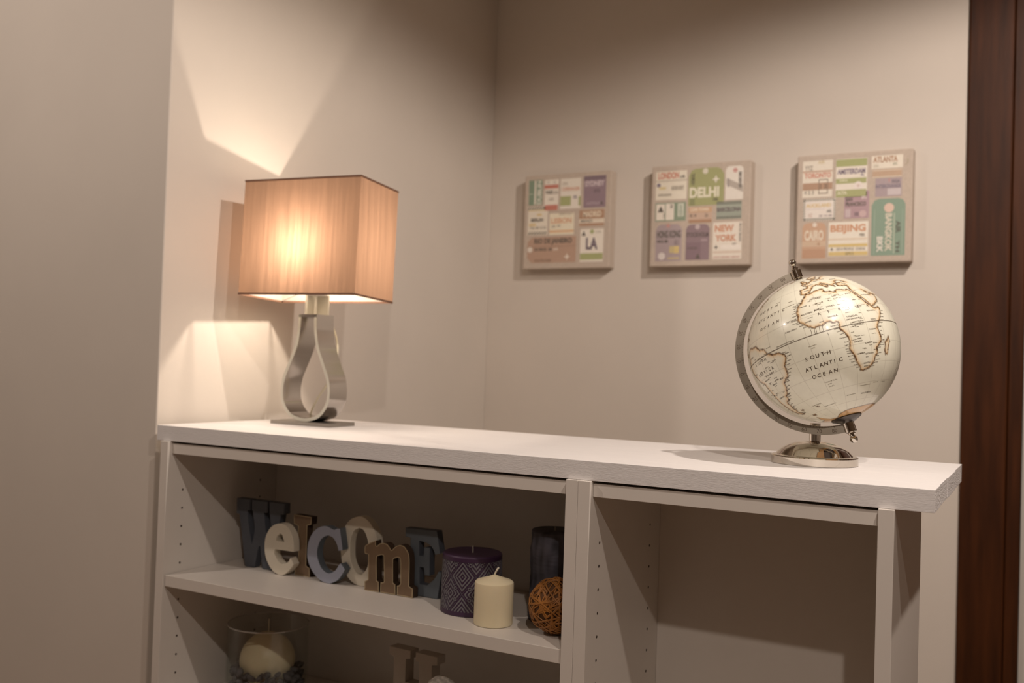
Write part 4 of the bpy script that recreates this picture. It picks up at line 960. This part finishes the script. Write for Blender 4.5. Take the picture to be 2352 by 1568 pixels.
for k in range(4):
    rr = random.Random(k)
    q = MB().sphere((0, 0, 0), 1, 12, 8)
    q.v = [(a * (1.0 + .25 * mno.noise(Vector((a * 1.3 + k, b, c)))) * .95, b * (1 + .3 * mno.noise(Vector((a, b * 1.4 + 5 * k, c)))) * .72, c * .5 + .22 * a * a - .1) for a, b, c in q.v]
    me_ = bpy.data.meshes.new('dried_petal'); me_.from_pydata([(a * CM, b * CM, c * CM) for a, b, c in q.v], [], q.f); me_.materials.append(M['petal'])
    me_.polygons.foreach_set('use_smooth', [True] * len(q.f)); protos.append(me_)
rr = random.Random(5); placed = []
for lay, zc in enumerate((2.4, 3.2, 4.0, 4.8, 5.4)):
    cnt = 0; tries = 0
    while cnt < 22 and tries < 900:
        tries += 1
        a = rr.uniform(0, 6.283); rad = rr.uniform(4.2, 5.95)
        z = zc + rr.uniform(-.25, .25)
        if math.hypot(rad, z - 6.6) < 5.25: continue
        c_ = Vector((rad * math.cos(a), rad * math.sin(a), z))
        if any((c_ - q).length < 1.12 for q in placed): continue
        placed.append(c_); cnt += 1
        o = bpy.data.objects.new('dried_petal', protos[rr.randrange(4)]); COL.objects.link(o)
        o.location = W3(13.6 + c_.x, 14 + c_.y, SH2 + c_.z)
        s_ = rr.uniform(.78, .98)
        o.scale = (s_, s_, s_); o.rotation_euler = (rr.uniform(-.7, .7), rr.uniform(-.7, .7), a + rr.uniform(-.8, .8))
        tag(o, 'dark dried petal piled around the ball candle in the glass vase', 'petal', 'dried petals in the glass vase')

hl = empty('letter_h', 45.6, 13.0, SH2 + .01, math.radians(-4))
tag(hl, 'taupe slab letter H standing on the lower shelf', 'letter')
H_ = [(-5.0, 0), (-.6, 0), (-.6, 1.3), (-1.5, 1.5), (-1.5, 5.6), (1.3, 5.6), (1.3, 1.5), (.5, 1.3), (.5, 0), (4.9, 0), (4.9, 1.3), (3.9, 1.5), (3.9, 12.1), (4.9, 12.3), (4.9, 13.6), (.5, 13.6), (.5, 12.3), (1.3, 12.1), (1.3, 8.4), (-1.5, 8.4), (-1.5, 12.1), (-.6, 12.3), (-.6, 13.6), (-5.0, 13.6), (-5.0, 12.3), (-4.0, 12.1), (-4.0, 1.5), (-5.0, 1.3)]
v, f, fr = poly_solid([H_[::-1]], 2.2, .06)
zm = min(q[2] for q in v)
b_ = MB(); b_.v = [(a, b, c - zm) for a, b, c in v]; b_.f = f; b_.m = [0] * len(f)
b_.build('letter_body', M['beige'], hl)
wb = empty('speckled_ornament', 54.3, 8.0, SH2 + .02)
tag(wb, 'white speckled ornament with rounded top at the bottom edge before the letter H', 'ornament')
MB().lathe([(.01, 0), (3.4, 0), (3.5, .3), (3.1, 2.5), (2.8, 6), (2.7, 9), (2.45, 10.6), (1.9, 11.7), (1.1, 12.3), (.01, 12.5)], 40).build('ornament_body', M['speck'], wb, smooth='auto')
